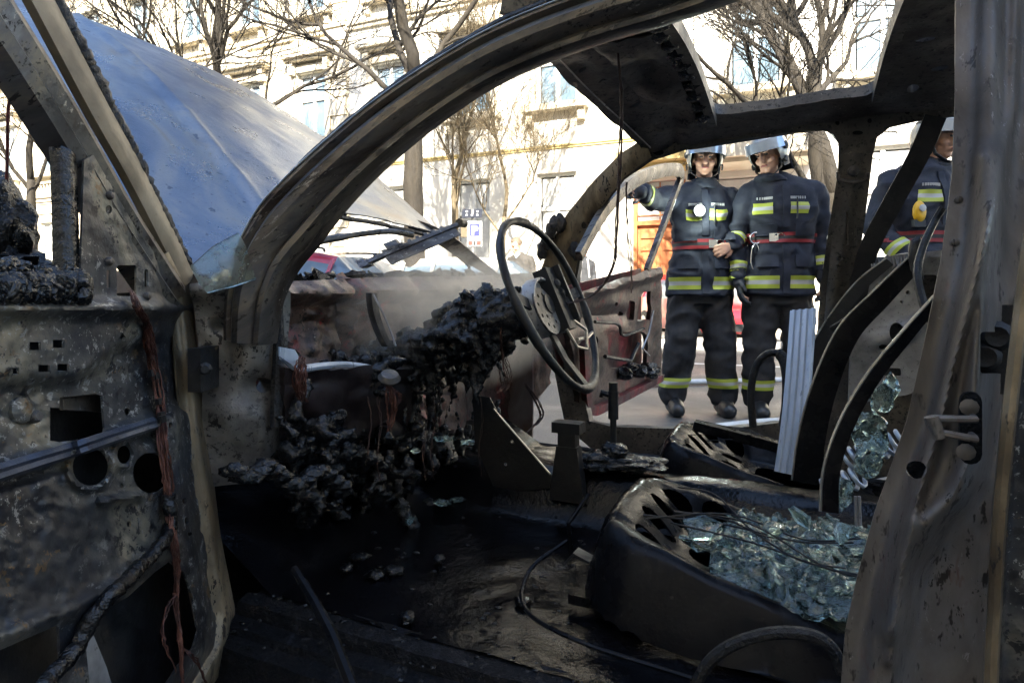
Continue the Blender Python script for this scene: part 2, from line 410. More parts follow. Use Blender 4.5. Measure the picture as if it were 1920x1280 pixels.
BLK = (.006, .006, .007)
MT = dict(
    soot=surf('soot_steel', [(.3, (.003, .003, .004)), (.5, (.007, .007, .008)), (.68, (.020, .019, .018)), (.8, (.045, .042, .04))], 7, (.35, .75), .1, .35, speck=((.03, .028, .026), .62, .75)),
    door=surf('scorched_door_steel', [(.25, (.006, .006, .008)), (.42, (.020, .022, .027)), (.52, (.055, .055, .054)), (.62, (.16, .142, .105)), (.76, (.27, .25, .205))], 3.6, (.28, .65), .35, .3,
              speck=((.014, .014, .016), .58, .64), seed=3, dist=1.1, detail=11, patch=((.015, .015, .018), 3.1, .50, .57), flakes=(((.22, .22, .21), 85, .575, .605, 4.5), ((.012, .012, .014), 60, .55, .58, 5.3), ((.12, .075, .035), 30, .60, .63, 6))),
    tan=surf('heat_tinted_steel', [(.28, (.05, .036, .024)), (.42, (.13, .098, .06)), (.54, (.26, .205, .13)), (.66, (.15, .122, .095)), (.82, (.32, .295, .26))], 7, (.3, .6), .45, .25, speck=((.03, .025, .02), .6, .68), seed=5, stretch=(1, 1, .4), detail=10, flakes=(((.025, .02, .016), 70, .56, .59, 7),)),
    cream=surf('bare_primer', [(.3, (.07, .054, .033)), (.5, (.15, .118, .075)), (.7, (.22, .18, .12))], 8, (.4, .65), .1, .12, seed=6, speck=((.1, .07, .04), .66, .76)),
    pillar=surf('scorched_pillar_steel', [(.28, (.032, .029, .028)), (.42, (.080, .073, .068)), (.52, (.17, .142, .108)), (.60, (.105, .098, .096)), (.8, (.25, .245, .25))], 7, (.24, .48), .6, .22, seed=8, detail=10, speck=((.03, .024, .02), .60, .66), dist=.9, patch=((.045, .034, .027), 9, .52, .62), tex=((0, R(-32), 0), (5, 1, 1)), flakes=(((.02, .017, .015), 90, .58, .61, 7), ((.30, .27, .23), 110, .60, .63, 9))),
    bpil=surf('scorched_post_steel', [(.25, (.022, .018, .015)), (.42, (.052, .043, .036)), (.56, (.11, .095, .082)), (.7, (.20, .185, .175)), (.85, (.3, .285, .285))], 4.5, (.35, .65), .3, .25, seed=11, stretch=(1.2, 1.2, .45), detail=10, speck=((.03, .024, .02), .60, .66), flakes=(((.03, .025, .022), 70, .60, .63, 6), ((.13, .06, .05), 20, .60, .72, 3), ((.26, .24, .235), 110, .63, .66, 7))),
    hpil=surf('ash_grey_pillar_steel', [(.25, (.02, .018, .016)), (.42, (.07, .062, .055)), (.55, (.17, .155, .135)), (.7, (.3, .28, .25)), (.85, (.16, .14, .11))], 6, (.35, .6), .3, .3, seed=12, detail=10, speck=((.03, .025, .022), .58, .66), flakes=(((.02, .017, .015), 50, .56, .59, 6),)),
    roof=surf('sooty_roof_steel', [(.3, (.05, .045, .039)), (.5, (.10, .088, .074)), (.64, (.17, .145, .115)), (.8, (.24, .205, .165))], 6, (.4, .7), .2, .3, seed=14, detail=9, speck=((.02, .018, .015), .55, .66), flakes=(((.02, .018, .016), 30, .58, .61, 6), ((.3, .27, .22), 90, .64, .67, 8))),
    hood=None,
    cowl=surf('burnt_red_steel', [(.26, (.018, .015, .014)), (.40, (.055, .040, .034)), (.5, (.13, .085, .065)), (.58, (.10, .06, .05)), (.66, (.22, .045, .04)), (.76, (.16, .13, .11))], 5.5, (.3, .6), .25, .35, seed=17, dist=1.0, detail=10, speck=((.018, .015, .014), .55, .63), flakes=(((.4, .38, .36), 150, .66, .69, 7), ((.3, .03, .035), 14, .60, .66, 5))),
    redburnt=surf('blistered_red_paint', [(.3, (.02, .012, .012)), (.45, (.08, .02, .02)), (.6, (.28, .02, .03)), (.8, (.18, .10, .09))], 6, (.3, .6), .1, .3, seed=19, speck=((.03, .02, .02), .52, .66)),
    fender=surf('burnt_bodywork', [(.3, (.03, .025, .022)), (.5, (.12, .08, .06)), (.65, (.22, .2, .19)), (.8, (.10, .03, .03))], 2.5, (.4, .7), .3, .2, seed=21),
    pan=surf('wet_black_seat_steel', [(.3, (.003, .003, .004)), (.55, (.007, .007, .008)), (.75, (.022, .021, .020))], 9, (.12, .40), .10, .3, seed=23, spec=.13, bscale=70, bdist=.002, speck=((.03, .028, .027), .66, .78), flakes=(((.03, .027, .025), 70, .64, .67, 7),)),
    char=surf('wet_charred_plastic', [(.3, (.001, .001, .0015)), (.6, (.004, .004, .0045)), (.8, (.012, .011, .011))], 14, (.10, .45), 0, 1.0, bscale=80, seed=25, spec=.5, bdist=.006),
    grit=surf('gritty_soot', [(.3, (.0015, .0015, .002)), (.6, (.005, .005, .006)), (.8, (.016, .015, .015))], 18, (.45, .9), 0, 1.0, bscale=110, seed=26, spec=.2, bdist=.006, flakes=(((.04, .038, .036), 70, .60, .63, 8), ((.02, .02, .024), 22, .56, .60, 5))),
    crust=surf('dull_charred_crust', [(.3, (.006, .005, .005)), (.55, (.03, .024, .018)), (.75, (.085, .065, .045)), (.85, (.13, .11, .09))], 16, (.5, .85), 0, .9, bscale=90, seed=27, bdist=.006),
    floorm=surf('wet_burnt_floor', [(.3, (.0015, .0015, .002)), (.6, (.004, .004, .005)), (.8, (.012, .011, .011))], 5, (.05, .26), 0, .6, bscale=75, seed=29, spec=.32, bdist=.003),
    rubber=surf('melted_rubber', [(.3, (.004, .004, .004)), (.7, (.014, .013, .012)), (.85, (.04, .037, .034))], 30, (.4, .8), 0, 1.0, bscale=120, seed=31, bdist=.005),
    blued=surf('blued_steel', [(.3, (.018, .022, .034)), (.55, (.05, .06, .085)), (.78, (.13, .14, .165))], 9, (.28, .5), .4, .2, seed=34, detail=9, flakes=(((.015, .015, .018), 60, .57, .60, 6),)),
    alu=surf('blue_grey_ribbed_alloy', [(.3, (.34, .40, .48)), (.55, (.50, .57, .66)), (.8, (.66, .71, .78))], 5, (.25, .45), .35, .1, seed=33, stretch=(3, 3, .5), speck=((.12, .12, .14), .68, .78)),
    silver=surf('bare_bright_steel', [(.3, (.16, .155, .15)), (.5, (.36, .35, .34)), (.75, (.6, .59, .58))], 7, (.3, .55), .35, .15, seed=35, speck=((.08, .07, .07), .6, .72)),
    edge=surf('bright_metal_edge', [(.35, (.25, .23, .2)), (.7, (.6, .57, .52))], 12, (.25, .45), .8, .1, seed=36),
    copper=surf('bare_copper_wire', [(.3, (.02, .009, .007)), (.55, (.095, .035, .024)), (.75, (.20, .085, .058))], 40, (.35, .6), .55, .1, seed=37),
    darkwire=surf('burnt_wire', [(.3, (.015, .008, .007)), (.7, (.07, .035, .028))], 30, (.4, .7), .3, .2, seed=39),
    wheelrim=surf('charred_steering_rim', [(.3, (.006, .006, .007)), (.55, (.02, .019, .018)), (.7, (.055, .05, .045)), (.85, (.02, .05, .13))], 12, (.3, .6), .3, .4, seed=41),
)
def hoodmat():
    m, nt, b = newmat('sky_tinted_hood'); L = nt.links.new
    v = coords(nt, 2, (1, 1, 1))
    n1 = nz(nt, v, 2.2, 9, .6, 1.2)
    rp = ramp(nt, [(.25, (.075, .095, .135)), (.40, (.125, .15, .195)), (.52, (.185, .205, .24)), (.61, (.27, .26, .25)), (.71, (.27, .21, .15)), (.84, (.18, .19, .21))]); L(n1, rp.inputs[0])  # blue stops carry the reflected sky along with the burnt metal
    col = rp.outputs[0]
    st = coords(nt, 5, (2.2, 9, 2.2), (0, 0, YAW))
    col = mixc(nt, mapr(nt, nz(nt, st, 3, 6, .6, .4), .55, .72, 0, .7), col, (.12, .145, .20))
    n2 = nz(nt, v, 120, 4, .75)
    col = mixc(nt, mapr(nt, n2, .62, .66, 0, .6), col, (.07, .07, .08))
    n4 = nz(nt, v, 34, 3, .5)
    col = mixc(nt, mapr(nt, n4, .69, .72, 0, .7), col, (.05, .06, .09))
    L(col, b.inputs['Base Color'])
    L(mapr(nt, nz(nt, v, 6, 6), .3, .7, .22, .42), b.inputs['Roughness'])
    b.inputs['Metallic'].default_value = .8
    bn = nt.nodes.new('ShaderNodeBump'); bn.inputs['Strength'].default_value = .35; bn.inputs['Distance'].default_value = .003
    L(n2, bn.inputs['Height']); L(bn.outputs[0], b.inputs['Normal'])
    return m
MT['hood'] = hoodmat()
MT['glass'] = glass('sooty_windscreen_glass', (.72, .90, .84), .05, soot=(.18, .22, .2))
MT['melt'] = glass('melted_green_glass', (.60, .82, .76), .06, 1.5, .5, 35)
MT['melt'].node_tree.nodes['Principled BSDF'].inputs['Transmission Weight'].default_value = .93
# ------------------------------------------------------------------ the street
def asphalt():
    m, nt, b = newmat('damp_asphalt'); L = nt.links.new
    v = coords(nt)
    n1 = nz(nt, v, .9, 8, .6, .6); n2 = nz(nt, v, 130, 3, .7); n3 = nz(nt, v, 16, 6, .65)
    rp = ramp(nt, [(.3, (.05, .05, .052)), (.6, (.085, .083, .082)), (.8, (.12, .115, .11))]); L(n1, rp.inputs[0])
    col = mixc(nt, mapr(nt, n2, .5, .7, 0, .7), rp.outputs[0], (.2, .19, .175))
    col = mixc(nt, mapr(nt, n3, .58, .7, 0, .55), col, (.03, .03, .032))
    L(col, b.inputs['Base Color'])
    L(mapr(nt, n1, .35, .65, .32, .75), b.inputs['Roughness'])
    bn = nt.nodes.new('ShaderNodeBump'); bn.inputs['Strength'].default_value = .8; bn.inputs['Distance'].default_value = .006
    L(n2, bn.inputs['Height']); L(bn.outputs[0], b.inputs['Normal'])
    return m
M_ASPH = asphalt()
M_PAVE = surf('pavement_slabs', [(.3, (.22, .20, .17)), (.6, (.32, .30, .26)), (.8, (.4, .37, .33))], 1.5, (.6, .9), 0, .3, bscale=40)
M_PAINT = surf('road_paint', [(.3, (.5, .5, .48)), (.6, (.7, .7, .68)), (.8, (.78, .78, .76))], 5, (.5, .8), 0, .2, bscale=60)
M_KERB = surf('granite_kerb', [(.3, (.22, .21, .2)), (.7, (.38, .37, .35))], 9, (.6, .9), 0, .3)
mb = MB(); mb.add([(-150, -60, 0), (150, -60, 0), (150, 150, 0), (-150, 150, 0)], [(0, 1, 2, 3)])
mb.build('road', M_ASPH, kind='structure')
# far pavement, 3.3 m deep in front of the facades, with its kerb as single stones
mb = MB(); mb.fbox(-40, 30, .004, .13, -.6, 3.2); pave = mb.build('pavement', M_PAVE, kind='structure', smooth=0)
ks = MB(); ks.box((0, 0, 0), FE * .49, FN * .09, Z * .072)
kme = None
for i in range(34):
    c = F(-18 + i, .076, 3.295)
    if kme is None: o = ks.build('kerb_stone', M_KERB, pave, 0); kme = o.data
    else: o = bpy.data.objects.new('kerb_stone', kme); COL.objects.link(o); o.parent = pave
    o.location = c
# slabs on the pavement behind the firefighters
sb = None; rngs = random.Random(3)
for i in range(24):
    for j in range(3):
        c = F(-3 + i * .62, .138, .5 + j * .95)
        if sb is None:
            q = MB(); q.box((0, 0, 0), FE * .303, FN * .468, Z * .006); o = q.build('paving_slab', M_PAVE, pave, 0); sb = o.data
        else: o = bpy.data.objects.new('paving_slab', sb); COL.objects.link(o); o.parent = pave
        o.location = c + Z * rngs.uniform(-.002, .002)
# painted lines on the carriageway
mb = MB()
mb.add([F(-12, .004, 5.6), F(16, .004, 5.6), F(16, .004, 5.48), F(-12, .004, 5.48)], [(0, 1, 2, 3)])
mb.build('painted_parking_line', M_PAINT, kind='structure', smooth=0)
for h in (-9, -5, -1, 1.55, 6):
    mb = MB(); mb.add([F(h, .004, 8.1), F(h + 1.1, .004, 8.1), F(h + 1.1, .004, 8.0), F(h, .004, 8.0)], [(0, 1, 2, 3)])
    mb.build('painted_lane_dash', M_PAINT, kind='structure', smooth=0)

# ------------------------------------------------------------------ the buildings across the street
M_WALL = surf('cream_render', [(.3, (.72, .67, .55)), (.55, (.78, .74, .65)), (.8, (.82, .80, .74))], .7, (.75, .95), 0, .25, bscale=30, speck=((.62, .55, .43), .62, .8))
M_WALL2 = surf('ochre_stone', [(.3, (.55, .48, .34)), (.55, (.66, .59, .46)), (.8, (.74, .69, .57))], .9, (.75, .95), 0, .3, bscale=26, speck=((.36, .3, .2), .6, .78))
M_WALL3 = surf('pale_render', [(.3, (.70, .66, .56)), (.6, (.78, .75, .68)), (.8, (.82, .8, .75))], .8, (.75, .95), 0, .2, bscale=30)
M_TRIM = surf('stone_trim', [(.3, (.52, .45, .33)), (.6, (.62, .56, .44)), (.8, (.7, .66, .56))], 2.5, (.7, .9), 0, .3, bscale=30)
M_YEL = surf('ochre_string_course', [(.3, (.42, .31, .12)), (.7, (.55, .44, .2))], 3, (.7, .9), 0, .2)
M_WFR = plain('white_window_paint', (.74, .73, .68), .45)
def paneglass():
    m, nt, b = newmat('window_pane'); v = coords(nt, 4)
    nt.links.new(mixc(nt, mapr(nt, nz(nt, v, .8, 5, .6), .4, .65, 0, 1), (.10, .15, .19), (.26, .33, .38)), b.inputs['Base Color'])
    b.inputs['Roughness'].default_value = .06; b.inputs['Specular IOR Level'].default_value = .7
    return m
M_PANE = paneglass()
M_BLIND = plain('pane_with_blind', (.55, .55, .52), .25)
M_WOOD = surf('orange_varnished_door', [(.3, (.32, .11, .035)), (.6, (.46, .17, .06)), (.8, (.52, .22, .09))], 6, (.35, .55), 0, .2, stretch=(1, 1, .2))
M_TILE = surf('roof_tile', [(.3, (.22, .09, .05)), (.7, (.35, .15, .09))], 4, (.7, .9), 0, .4)
M_DARK = plain('dark_iron', (.03, .03, .033), .5)

WIN = {}
def window(bld, h, z, w, hh, o, cols=2, rows=2, blind=False, frame=M_WFR):
    """a window: frame part with one pane sub-part per light; mesh data shared between alike windows"""
    key = (w, hh, cols, rows, blind)
    fw = .07
    if key not in WIN:
        m = MB()
        X, Yv = FE, FN
        def bx(a, b, c, d, t): m.box(FE * ((a + b) / 2) + Z * ((c + d) / 2) + FN * t[0], FE * ((b - a) / 2), FN * t[1], Z * ((d - c) / 2))
        bx(-w / 2, -w / 2 + fw, 0, hh, (0, .05)); bx(w / 2 - fw, w / 2, 0, hh, (0, .05))
        bx(-w / 2 + fw, w / 2 - fw, 0, fw, (0, .048)); bx(-w / 2 + fw, w / 2 - fw, hh - fw, hh, (0, .048))
        xs = [-w / 2 + fw + (w - 2 * fw) * i / cols for i in range(cols + 1)]
        zs = [0 + fw, *([fw + (hh - 2 * fw) * (.62 if rows == 2 else i / rows) for i in range(1, rows)]), hh - fw]
        for x in xs[1:-1]: bx(x - .04, x + .04, fw, hh - fw, (.004, .045))
        for zz in zs[1:-1]: bx(-w / 2 + fw, w / 2 - fw, zz - .04, zz + .04, (.008, .046))
        o1 = m.build('window', frame, bld, 0)
        panes = []
        for i in range(cols):
            for j in range(rows):
                q = MB(); q.box(FE * ((xs[i] + xs[i + 1]) / 2) + Z * ((zs[j] + zs[j + 1]) / 2), FE * ((xs[i + 1] - xs[i]) / 2 - .03), FN * .008, Z * ((zs[j + 1] - zs[j]) / 2 - .03))
                panes.append(q.build('pane', M_BLIND if blind else M_PANE, o1, 0))
        WIN[key] = (o1.data, [p.data for p in panes])
    else:
        md, pd = WIN[key]
        o1 = bpy.data.objects.new('window', md); COL.objects.link(o1); attach(o1, bld)
        for p in pd:
            c = bpy.data.objects.new('pane', p); COL.objects.link(c); c.parent = o1
    o1.location = F(h, z, o)
    return o1

def facade(name, label, wallm, h0, h1, top, wins, doors=(), thick=.5, kind_trim='flat', courses=(), trim=M_TRIM):
    b = thing(name, F((h0 + h1) / 2, 0, -3), label, 'building')
    holes = [[(h - w / 2, z), (h + w / 2, z), (h + w / 2, z + hh), (h - w / 2, z + hh)] for h, z, w, hh, *_ in wins]
    holes += [[(a, .14), (c, .14), (c, t), (a, t)] for a, c, t in doors]
    vs_, fs_ = sheet([(h0, 0), (h1, 0), (h1, top), (h0, top)], holes, lambda a, c: F(a, c, 0), 50, thick, grid=False)
    # keep the street face at o = 0 whatever the winding
    m = MB(); m.add(vs_, fs_)
    m.build('wall', wallm, b, 0)
    m = MB(); m.fbox(h0, h1, .0, top, -9, -8.6); m.fbox(h0, h0 + .4, 0, top, -8.6, -.6); m.fbox(h1 - .4, h1, 0, top, -8.6, -.6); m.build('rear_wall', wallm, b, 0)
    # dark rooms behind the windows
    m = MB(); m.fbox(h0 + .45, h1 - .45, .1, top - .2, -2.4, -2.3); m.build('room_partition', M_WALL3, b, 0)
    m = MB()
    m.add([F(h0 - .1, top, .5), F(h1 + .1, top, .5), F(h1 + .1, top + 2.6, -4.5), F(h0 - .1, top + 2.6, -4.5), F(h1 + .1, top, -9.5), F(h0 - .1, top, -9.5)],
          [(0, 1, 2, 3), (3, 2, 4, 5), (0, 3, 5), (1, 4, 2), (0, 5, 4, 1)])
    m.build('roof', M_TILE, b, 0)
    for z0, z1, o1, mm in courses:
        m = MB(); m.fbox(h0, h1, z0, z1, .002, o1 * .6); m.fbox(h0, h1, lerp(z0, z1, .5), z1 - .01, o1 * .6 - .01, o1)
        m.build('string_course', mm, b, 0)
    m = MB(); m.fbox(h0, h1, top - .45, top - .2, .002, .3); m.fbox(h0, h1, top - .2, top - .02, .002, .55); m.build('cornice', trim, b, 0)
    for h, z, w, hh, cols, rows, style in wins:
        window(b, h, z, w, hh, -.16, cols, rows, style == 'blind')
        if style in ('hood', 'ped', 'flat'):
            q = .16
            m = MB()
            m.fbox(h - w / 2 - q, h - w / 2, z - .02, z + hh + .02, .002, .07); m.fbox(h + w / 2, h + w / 2 + q, z - .02, z + hh + .02, .002, .07)
            m.fbox(h - w / 2 - q, h + w / 2 + q, z + hh + .02, z + hh + .2, .002, .075)
            m.build('window_surround', trim, b, 0)
            m = MB(); m.fbox(h - w / 2 - .28, h + w / 2 + .28, z - .16, z - .02, .002, .26)
            for x in (h - w / 2 - .12, h + w / 2 + .12): m.fbox(x - .08, x + .08, z - .42, z - .165, .002, .16)
            m.build('window_sill', trim, b, 0)
            zt = z + hh + .36
            if style in ('hood', 'ped'):
                m = MB(); m.fbox(h - w / 2 - .34, h + w / 2 + .34, zt, zt + .09, .002, .34); m.fbox(h - w / 2 - .28, h + w / 2 + .28, zt - .07, zt - .002, .002, .24)
                for x in (h - w / 2 - .1, h + w / 2 + .1): m.fbox(x - .08, x + .08, zt - .42, zt - .075, .002, .2)
                m.build('window_hood', trim, b, 0)
            if style == 'ped':
                m = MB(); a, c = h - w / 2 - .36, h + w / 2 + .36
                P = [F(a, zt + .092, .36), F(c, zt + .092, .36), F(h, zt + .56, .36), F(a, zt + .092, .002), F(c, zt + .092, .002), F(h, zt + .56, .002)]
                m.add(P, [(0, 1, 2), (5, 4, 3), (0, 3, 4, 1), (1, 4, 5, 2), (2, 5, 3, 0)])
                m.build('pediment', trim, b, 0)
    return b

# rows of windows: (h, sill z, width, height, cols, rows, style)
WL = []
for i in range(9):
    h = -5.95 - i * 2.3
    WL += [(h, 1.55, .95, 1.9, 2, 2, 'blind'), (h, 5.15, 1.0, 1.85, 2, 2, 'ped'), (h, 8.6, .95, 1.7, 2, 2, 'flat')]
bl = facade('ochre_building', 'ochre stone apartment block with triangular pediments over its windows, behind the raised hood', M_WALL2, -27.5, -4.72, 12.4, WL,
            courses=((4.15, 4.4, .18, M_TRIM), (7.95, 8.15, .14, M_TRIM), (.13, .75, .08, M_TRIM)))
m = MB()
for i in range(9):       # balusters below the pedimented windows
    h = -5.95 - i * 2.3
    for k in range(6): m.lathe([(.035, 0), (.06, .1), (.03, .25), (.05, .34)], 6, F(h - .45 + k * .18, 4.42, .06))
    m.fbox(h - .6, h + .6, 4.765, 4.83, .004, .14)
m.build('balustrade', M_TRIM, bl, 40, kind='stuff')
for zc in np.arange(1.0, 4.1, .34):   # rusticated courses of the ground floor
    m = MB(); x0 = -27.5
    edges = sorted([-27.5, -4.72] + [x for i in range(9) for x in (-5.95 - i * 2.3 - .62, -5.95 - i * 2.3 + .62)])
    for a, c in zip(edges[:-1], edges[1:]):
        if zc > 3.5 or all(not (a < -5.95 - i * 2.3 < c) for i in range(9)): m.fbox(a + .01, c - .01, zc + .02, zc + .31, .002, .05)
    m.build('rusticated_course', M_WALL2, bl, 0)
# corner pilasters with quoins
for k in range(24):
    m = MB(); wd = .30 if k % 2 else .22
    m.fbox(-4.74 - wd * 2, -4.75, .2 + k * .5, .66 + k * .5, .002, .085); m.build('quoin', M_TRIM, bl, 0)
WMd = []
for h in (-3.45, -1.05, 1.1, 3.3):
    if h < 2.5: WMd.append((h, 1.6, .95, 2.1, 2, 2, 'blind'))
    WMd += [(h, 5.25, 1.0, 1.65, 2, 2, 'hood'), (h, 8.6, .95, 1.7, 2, 2, 'flat')]
bm_ = facade('cream_building', 'cream rendered house with bracketed sills and orange street door, behind the parking sign', M_WALL, -4.70, 4.13, 12.6, WMd, doors=((2.86, 3.98, 3.35),),
             courses=((4.24, 4.33, .06, M_YEL), (7.9, 8.1, .14, M_TRIM), (.13, .62, .06, M_TRIM)))
# the orange door: two leaves with raised panels, lattice transom
m = MB(); m.fbox(2.87, 3.97, .14, .2, -.3, -.02); m.fbox(2.87, 2.94, .2, 3.34, -.26, -.06); m.fbox(3.90, 3.97, .2, 3.34, -.26, -.06); m.fbox(2.94, 3.90, 2.40, 2.5, -.26, -.07)
fr = m.build('door_frame', M_WOOD, bm_, 0)
for a in (2.945, 3.425):
    m = MB(); m.fbox(a, a + .47, .21, 2.395, -.22, -.16); d = m.build('door', M_WOOD, bm_, 0)
    for z0, z1 in ((.35, .95), (1.05, 1.75), (1.85, 2.05), (2.12, 2.32)):
        m = MB(); m.fbox(a + .07, a + .40, z0, z1, -.158, -.125); m.build('door_panel', M_WOOD, d, 0)
    m = MB(); m.lathe([(.02, 0), (.03, .03), (.0, .05)], 10, F(a + (.43 if a < 3.2 else .04), 1.15, -.16), FN); m.build('handle', M_DARK, d)
m = MB(); m.fbox(2.945, 3.895, 2.505, 3.335, -.2, -.19); m.build('transom_pane', M_BLIND, bm_, 0)
m = MB(); cx, cz = 3.42, 2.92
def bar(p, q): m.tube([F(p[0], p[1], -.175), F(q[0], q[1], -.175)], .014, 6)
for s in (-1, 1):
    bar((cx - .22, cz), (cx, cz + .22 * s)); bar((cx + .22, cz), (cx, cz + .22 * s)); bar((cx + .22 * s, cz), (cx + .47 * s, cz)); bar((cx, cz + .22 * s), (cx, cz + .41 * s))
    bar((cx - .47, cz + .3 * s), (cx + .47, cz + .3 * s))
m.build('transom_lattice', M_WOOD, bm_)
m = MB(); m.fbox(2.70, 4.12, 3.5, 3.62, .002, .5); m.fbox(2.62, 4.125, 3.62, 3.85, .002, .75); m.build('door_canopy', M_YEL, bm_, 0)
WR = []
for i in range(6):
    h = 5.35 + i * 2.25
    if i: WR.append((h, 1.5, 1.1, 2.2, 2, 2, 'blind'))
    WR += [(h, 5.1, 1.05, 1.75, 2, 2, 'flat'), (h, 8.5, 1.0, 1.7, 2, 2, 'flat')]
br = facade('pale_building', 'pale rendered house with paired sash windows, behind the trees and firefighters', M_WALL3, 4.16, 19, 12.5, WR, doors=((4.62, 6.0, 3.3),),
            courses=((4.35, 4.58, .2, M_TRIM), (7.85, 8.05, .14, M_TRIM), (.13, .7, .06, M_TRIM)))
m = MB(); m.fbox(4.64, 5.98, .14, 3.28, -.26, -.2); m.build('gate', M_WFR, br, 0)
m = MB(); cx, cz = 5.31, 2.6
for s in (-1, 1):
    bar((cx - .25, cz), (cx, cz + .3 * s)); bar((cx + .25, cz), (cx, cz + .3 * s)); bar((cx + .25 * s, cz), (cx + .6 * s, cz))
    bar((cx - .6, cz + .45 * s), (cx + .6, cz + .45 * s))
m.build('gate_lattice', M_TRIM, br)
m = MB(); m.fbox(4.3, 6.3, 3.42, 3.5, .002, .9); m.fbox(4.2, 6.4, 3.5, 3.9, .002, 1.05); m.build('gate_canopy', M_TRIM, br, 0)
# the block behind the photographer that shades the carriageway
nb = thing('shading_building', F(0, 0, 20), 'tall plain apartment block behind the photographer that shades the road', 'building')
m = MB(); m.fbox(-45, 40, 0, 12.0, 20.2, 28); m.build('wall', M_WALL2, nb, 0)
m = MB(); m.fbox(-45.3, 40.3, 12.002, 12.3, 19.9, 28.4); m.build('roof', M_TILE, nb, 0)
# ------------------------------------------------------------------ the burnt-out car
CAR = thing('burnt_car', C(.3, .65, 0), 'burnt-out car with stripped interior, open doors and raised blue-grey hood', 'car')
def part(m, name, mat, parent=None, smooth=40, **k): return m.build(name, mat, parent or CAR, smooth, **k)
def tumble(z, w0, k): return w0 + (k * (z - .8) / .5 if z > .8 else 0)
def near_pt(px, py, w0=0.0, k=.14):       # near body side: upright below the belt line, leaning in above it
    p = onw(px, py, w0)
    if p.z > .8:
        n = (V2 - Z * (k / .5)).normalized(); p = onp(px, py, C(0, w0, .8), n)
    return p
def far_pt(px, py, w0=1.32, k=-.13):
    p = onw(px, py, w0)
    if p.z > .8:
        n = (V2 - Z * (k / .5)).normalized(); p = onp(px, py, C(0, w0, .8), n)
    return p
rnd = random.Random(11)
def strands(name, path, n, r, spread, mat, parent=None, jit=.004, sides=5, twist=1.2, taper=True, label=None):
    m = MB(); P = [Vector(p) for p in cr(path, 7)]; fr = frames(P)
    for k in range(n):
        ph = rnd.uniform(0, 6.28); rr = spread * math.sqrt(rnd.random()); tw = rnd.uniform(-twist, twist)
        pts = []
        i1 = len(P) if not taper else rnd.randint(int(len(P) * .75), len(P))
        for i in range(0, i1):
            a, b = fr[i]; t = ph + tw * i / len(P) * 6
            e = .35 + .65 * math.sin(math.pi * min(1, i / len(P) * 1.15))
            pts.append(P[i] + a * math.cos(t) * rr * e + b * math.sin(t) * rr * e + Vector((rnd.uniform(-1, 1), rnd.uniform(-1, 1), rnd.uniform(-1, 1))) * jit * .35)
        m.tube(pts, r, sides)
    return m.build(name, mat, parent or CAR, 60, kind='stuff', label=label)

# --- body shell: floor, tunnel, firewall, sills, outer panels
def floorfn(a, b):
    s, w = lerp(-.45, 1.75, a), lerp(.06, 1.28, b)
    z = .285 + .006 * fb((s, w, 0), 6) + .0025 * fb((s, w, 3), 26)
    z += .11 * math.exp(-((w - .70) / .085) ** 4)
    z += .16 * max(0, min(1, (-.02 - s) / .28))
    return C(s, w, z)
m = MB(); m.grid(floorfn, 130, 84); part(m, 'floor_pan', MT['floorm'], smooth=70)
m = MB()
m.cbox(-.5, 1.75, .065, 1.27, .20, .24)
part(m, 'underbody', MT['soot'], smooth=0)
def sillfn(w0, sg):
    m = MB(); prof = [(0, .13), (-.05, .15), (-.065, .20), (-.058, .245), (-.035, .252), (-.03, .262), (-.005, .266), (.0, .286), (.022, .292), (.036, .280), (.052, .284), (.075, .262), (.09, .15)]
    path = [(s, w0) for s in np.linspace(-.06, 1.5, 40)]
    vs_ = [C(s, w + sg * x, z + .003 * fb((s * 3, x * 9, 1), 6)) for s, w in path for x, z in prof]; n = len(prof)
    fs_ = [(i * n + j, i * n + (j + 1) % n, (i + 1) * n + (j + 1) % n, (i + 1) * n + j) for i in range(39) for j in range(n)]
    m.add(vs_, fs_ + [tuple(range(n)), tuple(range(39 * n, 40 * n))]); return m
part(sillfn(.02, 1), 'near_sill', MT['grit'])
part(sillfn(1.30, -1), 'far_sill', MT['soot'])
# outer panels of the nose and tail, wheels
def body_panel(w, sg):
    m = MB()
    outl = [(-.1, .25), (-.1, .84), (-.5, .86), (-1.15, .78), (-1.38, .62), (-1.40, .32), (-1.24, .26)] + [(-.85 + .34 * math.cos(t), .28 + .34 * math.sin(t)) for t in np.linspace(0, math.pi, 12)][::-1]
    vs_, fs_ = sheet(outl, [], lambda a, b: C(a, w + sg * .03 * math.cos((b - .5) * 3), b), .08, .012)
    return m.add(vs_, fs_)
part(body_panel(.0, -1), 'front_fender', MT['fender']); part(body_panel(1.36, 1), 'front_fender', MT['fender'])
m = MB(); m.grid(lambda a, b: C(-1.36 - .06 * math.sin(a * math.pi) * 1 - .03 * math.sin(b * math.pi), lerp(.02, 1.34, a), lerp(.26, .66, b)), 16, 6, thick=.02); part(m, 'front_bumper', MT['fender'])
def rear_q(w, sg):
    m = MB(); outl = [(1.42, .26), (1.42, .84), (1.9, .9), (2.35, .88), (2.42, .5), (2.38, .28)] + [(1.95 + .33 * math.cos(t), .28 + .33 * math.sin(t)) for t in np.linspace(0, math.pi, 12)]
    vs_, fs_ = sheet(outl, [], lambda a, b: C(a, w + sg * .03 * math.cos((b - .5) * 3), b), .08, .012); return m.add(vs_, fs_)
part(rear_q(.0, -1), 'rear_quarter', MT['fender']); part(rear_q(1.36, 1), 'rear_quarter', MT['fender'])
m = MB(); m.grid(lambda a, b: C(2.40, lerp(.0, 1.36, a), lerp(.26, .95, b)), 8, 6, thick=.02); part(m, 'tailgate', MT['fender'])
